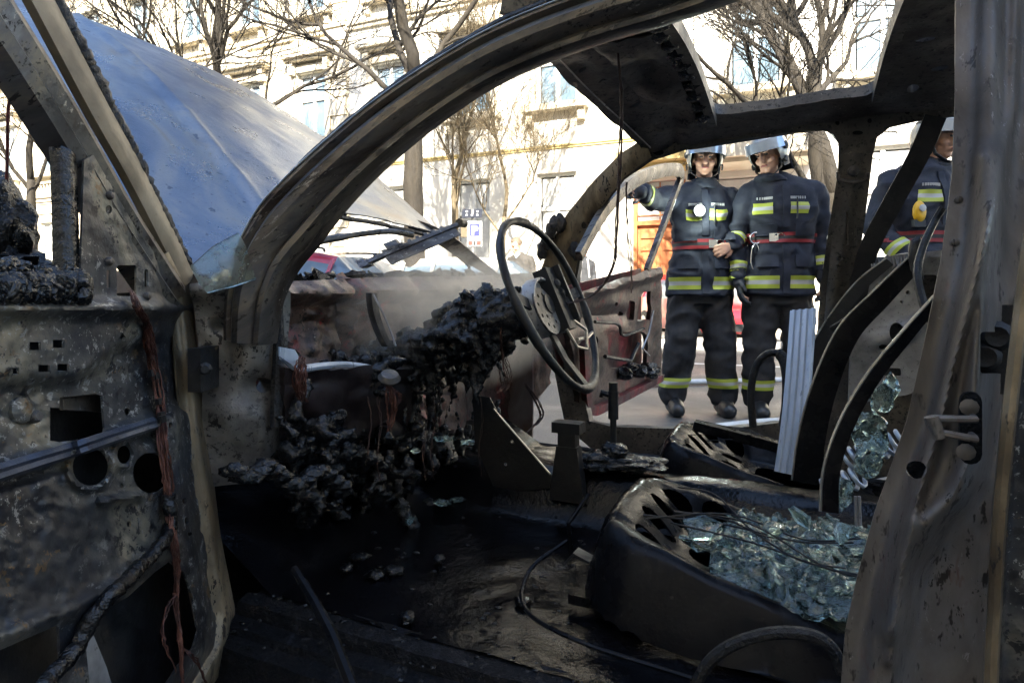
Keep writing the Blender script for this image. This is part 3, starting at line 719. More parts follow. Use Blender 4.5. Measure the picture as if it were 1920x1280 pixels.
for s in (-.85, 1.95):
    for w, sg in ((.02, -1), (1.34, 1)):
        m = MB(); m.lathe([(.17, -.08), (.25, -.08), (.285, -.05), (.285, .05), (.25, .08), (.17, .08)], 26, C(s, w, .285), V2); wh = part(m, 'wheel', MT['rubber'])
        m = MB(); m.lathe([(.17, -.06), (.12, -.02), (.12, .02), (.17, .06)], 18, C(s, w, .285), V2); m.build('rim', MT['soot'], wh)
m = MB()      # burnt engine lump below the cowl line
m.blob(C(-.75, .68, .52), (.33, .42, .18), 4, .25, 2.2, 4, jag=.08); part(m, 'engine', MT['crust'], smooth=60)
m = MB(); m.grid(lambda a, b: C(-.30 - .03 * fb((a * 5, b * 3, 0)), lerp(.03, 1.33, a), lerp(.2, .79, b)), 30, 14, thick=.01); part(m, 'firewall', MT['soot'], smooth=60)

# --- hood: blue-grey skin seen from its outer side, hinged up at the cowl
def hoodfn(a, b):          # a: rear -> front, b: near -> far
    w = lerp(.0, 1.27, b); s = -.30 - 1.10 * a
    k = max(0, 1 - b / .36); s += .10 * k * (1 - a) ** 2
    s += -.05 * math.sin(b * math.pi) * a                                   # bowed leading edge
    z = .985 + .735 * a + .05 * math.sin(a * math.pi) * .6
    z += .055 * math.sin(b * math.pi) * (.5 + .5 * a)                           # crown
    z -= .20 * k ** 1.15 * (1 - a) ** 2.2                         # near rear corner bent down
    z -= .06 * max(0, (b - .80) / .2) ** 2 * (1 - a) ** 1.5
    d = b - (.235 + .205 * a)
    z += .016 * step(d, .012) * min(1, 3 * (1 - a) + .15) + .009 * bumpf(d, .011)           # pressed crease
    z += .008 * fb((s, w, 0), 2.4) + .003 * fb((s, w, 0), 9)
    q = max(0, (b - .93) / .07); z -= .02 * q * q
    return C(s, w, z)
m = MB(); m.grid(hoodfn, 70, 150, thick=.004); hood = part(m, 'hood', MT['hood'], smooth=60, label='raised hood skin of burnt metal, blue-grey sky reflection put into its colour')
m = MB(); m.tube([hoodfn(.0, b) + Z * -.012 for b in np.linspace(.02, .995, 40)], .007, 6); m.build('rear_flange', MT['crust'], hood)
m = MB(); m.tube([hoodfn(a, .995) + Z * -.010 for a in np.linspace(.0, 1, 40)], .006, 6); m.build('side_flange', MT['pillar'], hood)
m = MB()
for b in (.12, .5, .88): m.tube([hoodfn(a, b) + Vector((0, 0, -.03)) for a in np.linspace(.05, .95, 20)], .022, 6)
m.build('stiffener', MT['soot'], hood)
# twisted hinge strap from the hood's far corner to the cowl
pth = [at(768, 418, 2.05), at(800, 432, 2.07), at(838, 452, 2.08), at(868, 474, 2.10), at(900, 497, 2.12), at(935, 520, 2.14)]
m = MB(); m.sweep(cr(pth, 6), [(-.004, -.026), (.004, -.026), (.004, .026), (-.004, .026)], ref=V2, scale=[.35 + .65 * math.sin(math.pi * (.15 + .85 * i / 30)) for i in range(31)])
part(m, 'hood_hinge', MT['pillar'])

# --- near A pillar and roof rail: a grooved section swept along the windscreen edge
apath = [(470, 640, .01), (474, 585, .01), (484, 535, .015), (512, 470, .03), (562, 402, .05), (632, 326, .07), (720, 247, .09), (818, 174, .11), (918, 113, .125), (1018, 68, .135), (1125, 30, .14), (1240, -4, .145), (1360, -46, .15), (1500, -98, .15), (1700, -165, .15), (1960, -240, .15)]
AP = [onw(px, py, w) for px, py, w in apath]
APs = [Vector(p) for p in cr(AP, 6)]
prof = [(-.014, .037), (-.024, .032), (-.025, .025), (-.017, .019), (-.027, .012), (-.034, .003), (-.033, -.008), (-.024, -.017), (-.015, -.022), (-.021, -.029), (-.019, -.036), (-.006, -.039), (.022, -.034), (.032, 0), (.022, .035)]
scl = [interp(i / (len(APs) - 1), [0, .14, .25, .35, .5, .7, 1], [1.05, 1.2, 1.42, 1.22, 1.02, .95, .9]) for i in range(len(APs))]
m = MB(); m.sweep(APs, prof, ref=V2, scale=scl); ap = part(m, 'near_windscreen_pillar', MT['pillar'], smooth=35)
fr_ = frames(APs, V2)
m = MB(); k0 = 15
m.tube([APs[i] + fr_[i][1] * (.041 * scl[i]) + fr_[i][0] * -.006 + Vector((rnd.uniform(-1, 1), 0, rnd.uniform(-1, 1))) * .0012 for i in range(k0, len(APs))], [.0085 + .002 * rnd.random() for _ in range(k0, len(APs))], 7)
m.build('windscreen_seal', MT['rubber'], ap)
m = MB(); m.tube([APs[i] + fr_[i][1] * (.032 * scl[i]) + fr_[i][0] * (-.025 * scl[i]) for i in range(k0, len(APs) - 20)], .0016, 5); m.build('bright_edge', MT['edge'], ap)
# shard of windscreen left at the foot of the pillar
gs = [(356, 500), (398, 462), (447, 436), (458, 455), (472, 497), (480, 522), (440, 535), (388, 548), (372, 530)]
pg, ng = at(410, 490, .965), Vector((.32, -1, .35)).normalized()
vs_, fs_ = sheet(gs, [], lambda x, y: onp(x, y, pg, ng), 20, -.005)
m = MB(); m.add(vs_, fs_); part(m, 'windscreen_shard', MT['glass'], smooth=0, label='pale green triangular remnant of windscreen glass')
# --- near hinge pillar (cowl side panel)
def hpil(px, py):
    p = onp(px, py, at(440, 640, 1.03), Vector((.28, -1, 0)).normalized())
    r = .030 * bumpf(dpoly(px, py, [(470, 560), (475, 640), (470, 700)]), 30) + .028 * bumpf(math.hypot((px - 455) * .9, py - 775), 62)
    r -= .022 * bumpf(dpoly(px, py, [(405, 610), (445, 612)]), 11) + .03 * bumpf(dpoly(px, py, [(480, 720), (500, 735)]), 24)
    r += .012 * bumpf(dpoly(px, py, [(372, 545), (520, 540)]), 14)
    r += .004 * fb((px * .02, py * .02, 0)) - .05 * step(px - 505, 12)
    return p + Vector((.1, -1, 0)) * r
ol = [(356, 532), (400, 528), (450, 520), (505, 528), (532, 545), (529, 600), (522, 690), (520, 780), (512, 850), (460, 905), (398, 912), (386, 850), (380, 720), (366, 600)]
vs_, fs_ = sheet(ol, [circ(492, 722, 13, 16), circ(508, 640, 4, 9)], hpil, 9, -.03)
m = MB(); m.add(vs_, fs_); hp = part(m, 'near_hinge_pillar', MT['hpil'], smooth=60)
m = MB(); hx = at(382, 690, .985)
m.box(hx, (.010, 0, 0), (0, .03, 0), (0, 0, .034)); m.lathe([(.0, -.002), (.010, 0), (.010, .012), (.006, .016)], 8, at(386, 690, .95), Vector((.4, -1, 0))); part(m, 'door_hinge', MT['soot'], smooth=30)
m = MB(); m.tube([at(521, 560, 1.06), at(523, 640, 1.06), at(520, 720, 1.05), at(517, 800, 1.04)], [.008, .010, .011, .010], 8); m.build('pillar_seam', MT['rubber'], hp)

# --- cowl and upper bulkhead across the car
cn = (U2 + Z * .05).normalized()
def cowl(px, py):
    p = onp(px, py, C(-.14, 0, .8), cn)
    yt = lerp(545, 536, (px - 530) / 530)
    d = py - yt
    r = .035 * bumpf(d - 4, 17) - .030 * step(d - 22, 10) + .012 * bumpf(d - 44, 10)
    for x in (655, 775, 905, 1010):
        r += -.014 * bumpf(px - x - (py - 560) * .05, 7) + .010 * bumpf(px - x - 14 - (py - 560) * .05, 7)
    r += .018 * fb((px * .012, py * .012, 1)) + .010 * fb((px * .05, py * .05, 2))
    r += .05 * bumpf(math.hypot(px - 610, (py - 690)), 60) - .04 * step(py - 650, 40) * (1 if px > 700 else .3)
    return p + U2 * r
ol = [(524, 528), (700, 520), (900, 517), (1064, 508), (1070, 600), (1062, 720), (960, 820), (700, 880), (518, 800), (520, 640)]
vs_, fs_ = sheet(ol, [circ(548, 663, 26, 15, 12)], cowl, 6.5, -.02)
m = MB(); m.add(vs_, fs_); cw = part(m, 'cowl_panel', MT['cowl'], smooth=50, label='scorched cowl panel with traces of red paint')
m = MB(); P = cr([ons(700, 552, .0), ons(712, 575, .02), ons(728, 610, .03), ons(742, 648, .05)], 6); m.tube(P, .0022, 6); part(m, 'bent_stay_rod', MT['silver'])
m = MB(); m.grid(lambda a, b: ons(lerp(686, 704, b) + 30 * a * a + 4 * b, lerp(549, 650, a), -.02 + .02 * math.sin(b * 3)), 12, 4, thick=.004); part(m, 'heater_bracket', MT['soot'], smooth=60)
# ragged char along the top of the cowl: single burnt flakes
fm = []
for i in range(9):
    q = MB(); vs0 = []; n = 7
    rr = random.Random(i)
    ring = [(math.cos(t) * rr.uniform(.6, 1), math.sin(t) * rr.uniform(.6, 1)) for t in np.linspace(0, 5.4, n)]
    top = [Vector((x * .05, y * .03, .006 + rr.uniform(-.008, .012))) for x, y in ring]; bot = [p - Z * rr.uniform(.004, .010) for p in top]
    q.add(top + bot, [tuple(range(n)), tuple(range(2 * n - 1, n - 1, -1))] + [(j, j + n, (j + 1) % n + n, (j + 1) % n) for j in range(n)])
    fm.append(q)
fdat = {}
for i in range(58):
    px = lerp(545, 1052, (i + rnd.random() * .8) / 58); k = i % 9
    py = 530 - rnd.random() * 9 - (9 if 820 < px < 900 else 0)
    p = onp(px, py, C(-.21 - rnd.random() * .09, 0, .8), cn)
    if k not in fdat: o = part(fm[k], 'charred_flake', MT['crust'] if k % 3 else MT['char'], smooth=25); fdat[k] = o.data; o.matrix_parent_inverse = Matrix.Translation(-CAR.location)
    else: o = bpy.data.objects.new('charred_flake', fdat[k]); COL.objects.link(o); attach(o, CAR)
    o.location = p; o.rotation_euler = (rnd.uniform(-.8, .8), rnd.uniform(-.7, .7), rnd.uniform(0, 6.3)); q = rnd.uniform(.45, .95); o.scale = (q, q, q * rnd.uniform(.7, 1.6))
m = MB(); m.grid(lambda a, b: C(-.25 - .10 * (b - .5) + .012 * fb((a * 30, b * 4, 2)), lerp(.06, 1.24, a), .812 + .024 * fb((a * 14, b * 3, 0)) + .018 * fb((a * 50, b * 5, 5)) - .03 * (2 * b - 1) ** 2 + .01 * a), 110, 8, thick=.02)
part(m, 'burnt_cowl_trim', MT['crust'], smooth=30)
m = MB()    # larger buckled plate on the trim
m.grid(lambda a, b: C(-.2 + .10 * (b - .5), lerp(.60, .86, a), .83 + .045 * math.sin(a * math.pi) ** .7 + .01 * fb((a * 5, b * 5, 0))), 14, 5, thick=.004); part(m, 'buckled_plate', MT['crust'], smooth=50)
# wiper rail and arm lying across the windscreen opening
a0, a1 = at(688, 492, 1.62), at(862, 420, 1.80)
dr = (a1 - a0); L_ = dr.length; dn = dr.normalized(); up = dn.cross(V2).normalized(); up = up if up.z > 0 else -up
m = MB(); m.box((a0 + a1) / 2, dn * (L_ / 2), V2 * .012, up * .006)
m.box(a0 + dr * .55 - up * .020, dn * (L_ * .38), V2 * .004, up * .015)
for k in range(9): m.box(a0 + dr * (.12 + k * .088) + up * .009, dn * (L_ * .018), V2 * .010, up * .005)
part(m, 'wiper_linkage_rail', MT['pillar'], smooth=0)
m = MB(); m.lathe([(.004, -.016), (.012, -.016), (.012, .016), (.004, .016)], 12, a1 + dn * .008, V2); part(m, 'rail_eye', MT['pillar'], smooth=30)
for c, a, b, d in ((a0 - dn * .006, .012, .014, .012), (a0 + dr * .30 + up * .018, .02, .006, .014)): m = MB(); m.box(c, dn * a, V2 * b, up * d); part(m, 'rail_bracket', MT['pillar'], smooth=30)
m = MB(); m.tube(cr([at(560, 468, 1.5), at(600, 452, 1.54), at(650, 443, 1.58), at(700, 436, 1.62), at(735, 434, 1.65), at(775, 441, 1.68)], 6), [.010] * 12 + [.008] * 19, 8); part(m, 'wiper_arm', MT['pillar'])

# --- far body side: pillars, roof rail and sill pressed from one sheet
def farside(px, py):
    p = far_pt(px, py); r = 0
    r += .012 * bumpf(dpoly(px, py, [(1240, 262), (1400, 232), (1600, 214), (1790, 197)]), 14)
    r += .02 * bumpf(dpoly(px, py, [(1608, 300), (1590, 420), (1575, 560)]), 16)
    r += .014 * bumpf(dpoly(px, py, [(1050, 500), (1110, 390), (1190, 300)]), 16)
    r += .003 * fb((px * .03, py * .03, 4))
    return p - V2 * r
outl = [(985, 560), (1008, 520), (1030, 465), (1066, 402), (1118, 338), (1165, 290), (1206, 258), (1320, 205), (1480, 192), (1640, 178), (1800, 165), (1990, 150), (1990, 830), (1600, 905), (1120, 850), (1060, 800), (1040, 700), (1030, 600)]
ho1 = [(1082, 520), (1095, 450), (1128, 396), (1172, 338), (1222, 302), (1300, 277), (1400, 259), (1480, 249), (1540, 244), (1562, 252), (1573, 272), (1570, 330), (1552, 440), (1538, 540), (1532, 700), (1510, 786), (1350, 806), (1150, 800), (1105, 790), (1085, 700), (1076, 600)]
ho2 = [(1637, 290), (1645, 258), (1668, 240), (1720, 228), (1800, 219), (1900, 212), (1900, 470), (1740, 478), (1618, 490), (1612, 480), (1626, 380)]
hls = [(1235, 286, 10, 6), (1262, 266, 7, 5), (1390, 240, 6, 5), (1608, 250, 10, 4), (1630, 228, 4, 4), (1700, 212, 5, 4), (1570, 232, 4, 4), (1310, 254, 8, 4), (1480, 224, 6, 3), (1350, 238, 4, 3), (1440, 240, 5, 3), (1520, 222, 3, 3)]
vs_, fs_ = sheet(outl, [ho1, ho2], farside, 11, -.045)
m = MB(); m.add(vs_, fs_); fs_o = part(m, 'far_body_side', MT['roof'], smooth=45)
for x, y, rx, ry in hls:  # dark discs painted in for the shade inside small holes
    m = MB(); m.add(*sheet(circ(x, y, rx, ry, 10), [], lambda a, b: farside(a, b) - V2 * .004, 20, -.003, grid=False)); m.build('hole_shade_disc', MT['grit'], fs_o, 40)
# far windscreen pillar skin, tan with the yellow light put into its colour
def fap(px, py): return far_pt(px, py) - V2 * (.020 + .014 * bumpf(dpoly(px, py, [(1050, 500), (1110, 390), (1190, 300)]), 22))
vs_, fs_ = sheet([(1012, 540), (1030, 470), (1066, 404), (1120, 338), (1166, 292), (1212, 262), (1224, 298), (1174, 336), (1130, 394), (1096, 448), (1080, 520), (1060, 560)], [circ(1100, 425, 5, 7)], fap, 10, -.006)
m = MB(); m.add(vs_, fs_); part(m, 'far_windscreen_pillar', MT['tan'], smooth=50)
m = MB()
for i, (px, py) in enumerate([(1040, 432), (1046, 424), (1056, 420), (1032, 452), (1022, 470), (1083, 470)]): m.blob(far_pt(px, py) - V2 * .03, (.02, .02, .035), i, .4, 2, 2)
part(m, 'melted_seal_lumps', MT['crust'], smooth=30, kind='stuff')
# far B pillar: lining, belt anchor, slots
def fb_(px, py): return far_pt(px, py) - V2 * (.028 + .014 * bumpf(abs(px - lerp(1606, 1556, (py - 290) / 300)), 10))
vs_, fs_ = sheet([(1582, 292), (1632, 292), (1622, 400), (1606, 500), (1592, 600), (1560, 690), (1536, 690), (1548, 560), (1560, 440)], [rect(1584, 400, 1589, 462, 2), rect(1600, 400, 1605, 462, 2), circ(1573, 486, 6, 5), circ(1571, 500, 4, 3)], fb_, 9, -.006)
m = MB(); m.add(vs_, fs_); part(m, 'far_door_post', MT['roof'], smooth=50)
m = MB(); pa = cr([far_pt(1570, 328), far_pt(1572, 342), far_pt(1596, 347), far_pt(1620, 342), far_pt(1624, 330)], 5); m.tube([Vector(p) - V2 * .05 for p in pa], .006, 8); m.lathe([(.0, 0), (.014, .0), (.014, .012), (.0, .018)], 10, far_pt(1597, 327) - V2 * .045, -V2); part(m, 'belt_anchor', MT['bpil'])
# dark slanting frame bar of the rear side window
m = MB(); m.sweep([Vector(p) - V2 * .04 for p in cr([far_pt(1748, 226), far_pt(1716, 300), far_pt(1672, 380), far_pt(1630, 460), far_pt(1612, 520), far_pt(1600, 580)], 5)], [(-.01, -.024), (.01, -.024), (.012, .024), (-.012, .024)], ref=V2); part(m, 'slanted_window_bar', MT['soot'])
# bright lower panel of the far rear door
def frd(px, py): return onw(px, py, 1.27) - V2 * (.018 * bumpf(dpoly(px, py, [(1640, 640), (1760, 590)]), 16) + .015 * bumpf(dpoly(px, py, [(1640, 500), (1770, 478)]), 14) + .004 * fb((px * .03, py * .03, 6)))
vs_, fs_ = sheet([(1600, 488), (1700, 476), (1800, 466), (1820, 700), (1700, 740), (1590, 760)], [rect(1728, 515, 1760, 570, 8), circ(1680, 622, 14, 18), circ(1702, 548, 4), circ(1690, 566, 3), circ(1655, 650, 8, 5), circ(1724, 590, 5), rect(1650, 690, 1690, 705, 4)], frd, 11, -.01)
m = MB(); m.add(vs_, fs_); part(m, 'far_rear_door_panel', MT['silver'], smooth=45, label='bright bare inner panel of the far rear door')
m = MB()
for i in range(20):
    px = 1630 + i * 5.2; m.tube([frd(px, 488 - i * .6) - V2 * .01, frd(px + rnd.uniform(-5, 5), 500) - V2 * .02, frd(px + rnd.uniform(-7, 7), 520 + rnd.random() * 12) - V2 * .015], [.002, .003, .001], 5)
part(m, 'melted_trim_strands', MT['silver'], kind='stuff')
m = MB(); m.tube([onw(1736, 588, 1.2), onw(1700, 625, 1.15), onw(1660, 668, 1.1)], .0025, 5); part(m, 'pull_rod', MT['silver'])

# --- roof panel with the open sunroof
def roofz(s, w):
    z = 1.272 + .085 * (1 - ((w - .69) / .56) ** 2)
    z += .030 * min(1, max(0, (s - .3) / .5))
    return z
def rooffn(s, w):
    z = roofz(s, w)
    z -= .010 * bumpf(s - .40 - .0 * w, .012) - .012 * bumpf(s - .455 - .03 * math.sin((w - .15) / 1.1 * math.pi), .022)
    if w > .2 and w < 1.2: z += .006 * fb((s, w, 0), 7)
    return C(s, w, z)
def fedge(w): return .37 - .085 * math.sin(max(0, min(1, (w - .12) / 1.1)) * math.pi) + .02 * (1 - (w - .12) / 1.1)
outl = [(fedge(w), w) for w in np.linspace(.13, 1.235, 26)] + [(1.0, 1.235), (2.1, 1.2), (2.1, .16), (1.0, .13)]
sr = rect(.585, .24, .985, 1.075, .05)
slots = [circ(.355 + .02 * i, .62 + i * .09, .006, .022, 8, .9) for i in range(4)] + [circ(1.05, .83, .018, .010), circ(1.10, .98, .014, .008), circ(1.06, 1.06, .012, .02), circ(1.12, .72, .016, .016)]
vs_, fs_ = sheet(outl, [sr] + slots, rooffn, .022, .0)
vs_, fs_ = thicken(vs_, fs_, .030)
m = MB(); m.add(vs_, fs_); rf = part(m, 'roof', MT['roof'], smooth=45)
m = MB(); P = [C(fedge(w) + .035, w, roofz(fedge(w), w) - .036) for w in np.linspace(.35, 1.16, 30)]; m.tube(P, .0022, 5); m.build('bright_header_seam', MT['edge'], rf)
m = MB()
for i in range(11):
    w = .34 + i * .068; m.blob(C(.562 + .01 * rnd.random(), w, roofz(.56, w) - .045), (.022, .026, .014), i, .35, 2, 3)
m.build('melted_sunroof_guide', MT['char'], rf, 60, kind='stuff')
m = MB(); m.sweep([C(.585, w, roofz(.58, w) - .038) for w in np.linspace(.24, 1.07, 20)], [(-.012, -.018), (.012, -.018), (.012, .016), (-.012, .016)], ref=U2); m.sweep([C(.985, w, roofz(.98, w) - .038) for w in np.linspace(.24, 1.07, 20)], [(-.012, -.018), (.012, -.018), (.012, .016), (-.012, .016)], ref=U2)
m.build('sunroof_flange', MT['roof'], rf)
m = MB(); m.grid(lambda a, b: C(lerp(.43, .55, a), lerp(.45, 1.05, b), roofz(.5, lerp(.45, 1.05, b)) - .045 + .012 * fb((a * 3, b * 4, 1)) - .012 * math.sin(b * 13) * math.sin(a * math.pi)), 12, 40, thick=.003); m.build('header_pressing', MT['roof'], rf, 60)
strands('hanging_wires', [C(.47, .50, 1.31), C(.47, .53, 1.2), C(.46, .55, 1.08), C(.45, .56, .95), C(.44, .57, .87), C(.40, .56, .81), C(.36, .50, .79)], 6, .0013, .006, MT['darkwire'], taper=False, label='dark burnt wires hanging from the roof to the steering wheel')
strands('hanging_wires', [C(.47, .57, 1.05), C(.47, .585, .95), C(.475, .59, .85), C(.475, .59, .80)], 3, .0010, .004, MT['darkwire'])

# --- near B pillar: the broad pressed post at the right
def bp_(px, py):
    r = 0
    xl = interp(py, [0, 330, 480, 790, 960, 1090, 1180, 1330], [1792, 1786, 1765, 1700, 1640, 1605, 1585, 1572])
    r += -.020 * (1 - step(px - xl - 46, 26))
    l1 = [(1905, -40), (1898, 200), (1856, 420), (1828, 520), (1760, 800), (1722, 930), (1690, 1060), (1668, 1240)]
    r += .014 * bumpf(dpoly(px, py, l1), 11)
    l2 = [(1850, 300), (1845, 560), (1828, 760), (1822, 860), (1790, 930), (1725, 990), (1700, 1060), (1680, 1180)]
    r += .020 * bumpf(dpoly(px, py, l2), 22)
    # the deep well behind the striker
    l3 = interp(py, [400, 560, 760, 900, 980, 1080, 1200, 1330], [1875, 1850, 1846, 1832, 1775, 1712, 1692, 1685])
    r += -.045 * step(px - l3 - 6, 34)
    r += .0018 * fb((px * .015, py * .008, 2))
    return near_pt(px, py, -r)
ol = [(1800, -260), (1792, -60), (1790, 200), (1785, 330), (1765, 480), (1738, 620), (1700, 790), (1640, 960), (1605, 1090), (1585, 1180), (1572, 1340), (2040, 1340), (2070, -260)]
vs_, fs_ = sheet(ol, [circ(1718, 880, 20, 17, 14, .2), rect(1838, 622, 1896, 700, 6)], bp_, 6, -.002)
m = MB(); m.add(vs_, fs_); bpo = part(m, 'near_door_post', MT['bpil'], smooth=50)
m = MB(); m.add(*sheet(circ(1722, 878, 34, 30, 14), [], lambda x, y: near_pt(x, y, .05), 30, -.003, grid=False)); m.build('hole_shade_backing', MT['grit'], bpo, 40)  # dark sheet added behind the hole so no light shows through
for x, y in ((1797, 375), (1790, 455)): m = MB(); m.lathe([(.004, 0), (.004, .002), (.002, .003)], 10, bp_(x, y), -V2); m.build('rivet', MT['bpil'], bpo)
m = MB(); pc = near_pt(1868, 660)
m.box(pc + V2 * .045, U2 * .034, V2 * .004, Z * .045); part(m, 'hinge_plate', MT['soot'], smooth=0)
for px, py in ((1886, 634), (1862, 674)): m = MB(); m.lathe([(.016, 0), (.016, .006), (.010, .012), (.004, .010)], 12, near_pt(px, py) + V2 * .040, -V2); part(m, 'hinge_bolt', MT['soot'])
# striker: plate with two screws and the latch pin
c0 = near_pt(1806, 792) - V2 * .02
m = MB(); vs_, fs_ = sheet(rect(1788, 728, 1828, 858, 18), [circ(1806, 748, 4, 5), circ(1802, 836, 4, 5)], lambda x, y: near_pt(x, y) - V2 * .026, 8, -.006); m.add(vs_, fs_); stp = part(m, 'striker_plate', MT['grit'])
for px, py in ((1803, 754), (1797, 834)): m = MB(); m.lathe([(.007, 0), (.008, .003), (.003, .005)], 10, near_pt(px, py) - V2 * .027, -V2); m.build('screw', MT['bpil'], stp)
m = MB(); q0 = near_pt(1808, 790) - V2 * .026; q1 = q0 - V2 * .018 - U2 * .032
m.tube([q0 - Z * .008, q0 - V2 * .018 - Z * .008, q1 - Z * .004], .0035, 8); m.tube([q0 + Z * .010, q0 - V2 * .018 + Z * .010, q1 + Z * .008], .0035, 8); m.tube([q1 - Z * .010 + U2 * .004, q1 + Z * .010 - U2 * .002], [.0055, .0065], 10); m.build('latch_pin', MT['bpil'], stp)
m = MB()      # folded edge and front skin of the rear door beside the post
def rdo(px, py): return onw(px, py, -.045 - (.016 * bumpf(px - interp(py, [440, 600, 800, 1000, 1340], [1925, 1905, 1882, 1864, 1852]) - 10, 12) + .003 * fb((px * .02, py * .02, 7))))
vs_, fs_ = sheet([(1928, 430), (1906, 600), (1883, 800), (1864, 1000), (1858, 1120), (1852, 1240), (1852, 1340), (2060, 1340), (2060, 430)], [], rdo, 9, -.003); m.add(vs_, fs_); part(m, 'near_rear_door', MT['door'], smooth=50)
m = MB(); m.tube([rdo(px, py) - V2 * .008 for px, py in cr([(1926, 440), (1906, 600), (1884, 800), (1866, 1000), (1860, 1120), (1854, 1240), (1853, 1335)], 6)], .0055, 7); part(m, 'rear_door_edge', MT['tan'])
# --- near front door, swung open towards the camera
DD = Vector((-.05, -1, 0)).normalized()
DUP = Vector((-.135, 0, 1)).normalized()
DN = DUP.cross(DD).normalized()
DN = DN if DN.x > 0 else -DN                                   # faces the inside of the door, to the right
DP = Vector((-.523, 1.0, .8))
def dpt(px, py, r=0.0): return onp(px, py, DP + DN * r, DN)
ridge = [(-40, 900), (0, 886), (140, 842), (285, 793)]
def door(px, py):
    r = 0
    er = interp(py, [480, 560, 700, 800, 1000, 1100, 1160, 1230, 1290], [352, 358, 374, 386, 412, 432, 440, 430, 385])
    d = er - px                                               # distance in from the hinge-side edge
    r -= .030 * (1 - step(d - 46, 22)); r += .008 * bumpf(d - 30, 12)
    r += .018 * bumpf(dpoly(px, py, ridge), 15) - .012 * bumpf(dpoly(px, py, [(x, y + 22) for x, y in ridge]), 12)
    cre = interp(px, [-40, 0, 60, 140, 180, 215, 260, 300], [724, 722, 718, 712, 690, 655, 638, 634])
    r += -.020 * step(py - cre, 22) + .020 * step(py - interp(px, [-40, 285, 330], [905, 800, 760]), 22)
    r += .020 * bumpf(py - 578, 16)
    # raised rims round the big openings
    r += .010 * bumpf(abs(math.hypot((px - 169), (py - 875) * 1.0) - 41), 7) + .008 * bumpf(abs(math.hypot(px - 232, (py - 852) * .8) - 19), 5)
    r += .014 * bumpf(dpoly(px, py, [(190, 940), (262, 930)]), 8)
    r += .012 * bumpf(dpoly(px, py, [(-60, 1216), (0, 1196), (140, 1140), (250, 1085), (300, 1030)]), 18)
    r += .004 * fb((px * .012, py * .012, 1)) + .0015 * fb((px * .05, py * .05, 2))
    return dpt(px, py, r)
ol = [(-60, 590), (-60, 555), (60, 552), (150, 550), (158, 300), (175, 290), (262, 440), (330, 510), (356, 535), (365, 600), (374, 700), (386, 800), (400, 900), (412, 1000), (428, 1080), (440, 1140), (440, 1170), (436, 1210), (418, 1252), (386, 1300), (360, 1340), (-60, 1340)]
hol = [rect(219, 497, 256, 555, 5), rect(200, 506, 207, 541, 3), rect(271, 505, 278, 538, 3),
       rect(55, 641, 77, 656), rect(99, 637, 121, 652), rect(24, 689, 36, 702), rect(72, 684, 94, 697), rect(108, 682, 130, 696),
       [(230, 624), (236, 632), (231, 640), (224, 632)], [(94, 764), (112, 764), (112, 745), (180, 738), (192, 742), (196, 800), (188, 820), (112, 828), (94, 826)],
       circ(169, 875, 33, 35, 20), circ(232, 852, 12, 17, 14), circ(283, 886, 34, 38, 18),
       circ(202, 333, 4, 5), circ(204, 393, 6, 8), circ(308, 733, 4, 5), circ(313, 756, 3, 4), circ(239, 771, 5, 8), circ(320, 797, 4, 6), circ(242, 982, 4, 6), circ(350, 975, 4, 7), circ(346, 938, 4, 6), circ(356, 1000, 4, 4), circ(228, 910, 3, 5), circ(306, 792, 3, 3),
       [(-50, 1235), (0, 1218), (110, 1170), (118, 1340), (-50, 1340)], [(185, 1150), (240, 1118), (290, 1072), (318, 1052), (345, 1072), (362, 1120), (372, 1180), (362, 1215), (335, 1245), (300, 1300), (200, 1330), (170, 1300), (160, 1200)]]
vs_, fs_ = sheet(ol, hol, door, 6, -.003)
m = MB(); m.add(vs_, fs_); nd = part(m, 'near_front_door', MT['door'], smooth=50, label='stripped inner panel of the open driver door')
def dsk(px, py): return dpt(px, py, -.075 - .02 * math.sin(max(0, min(1, (py - 560) / 700)) * 3.1))
vs_, fs_ = sheet([(-60, 560), (340, 545), (352, 700), (372, 900), (405, 1120), (400, 1220), (340, 1340), (-60, 1340)], [], dsk, 40, -.004)
m = MB(); m.add(vs_, fs_); m.build('outer_skin', MT['soot'], nd, 60)
# heat-tinted hinge-side flange of the door
er_ = [(318, 470), (340, 512), (357, 540), (366, 600), (375, 700), (387, 800), (401, 900), (413, 1000), (429, 1080), (441, 1140), (441, 1172), (437, 1212), (419, 1254), (387, 1302)]
el_ = [(336, 1302), (368, 1248), (382, 1205), (386, 1165), (380, 1120), (366, 1010), (352, 900), (340, 800), (330, 700), (322, 600), (314, 556), (300, 524), (288, 492)]
vs_, fs_ = sheet(er_ + el_, [circ(350, 975, 3, 6), circ(346, 938, 3, 5)], lambda x, y: dpt(x, y, -.022 + .012 * bumpf(interp(y, [470, 540, 700, 900, 1080, 1150, 1210, 1300], [308, 342, 360, 385, 408, 424, 418, 370]) - x, 14)), 7, -.003)
m = MB(); m.add(vs_, fs_); m.build('hinge_side_flange', MT['tan'], nd, 60)
m = MB(); m.sweep([door(x, y) + DN * .006 for x, y in cr([(-60, 903), (0, 884), (70, 862), (140, 841), (215, 816), (284, 794)], 6)], [(-.010, -.008), (-.002, -.009), (.003, -.004), (.001, .0), (.003, .005), (-.002, .009), (-.010, .008)], ref=DN); m.build('side_impact_beam', MT['blued'], nd, 40)
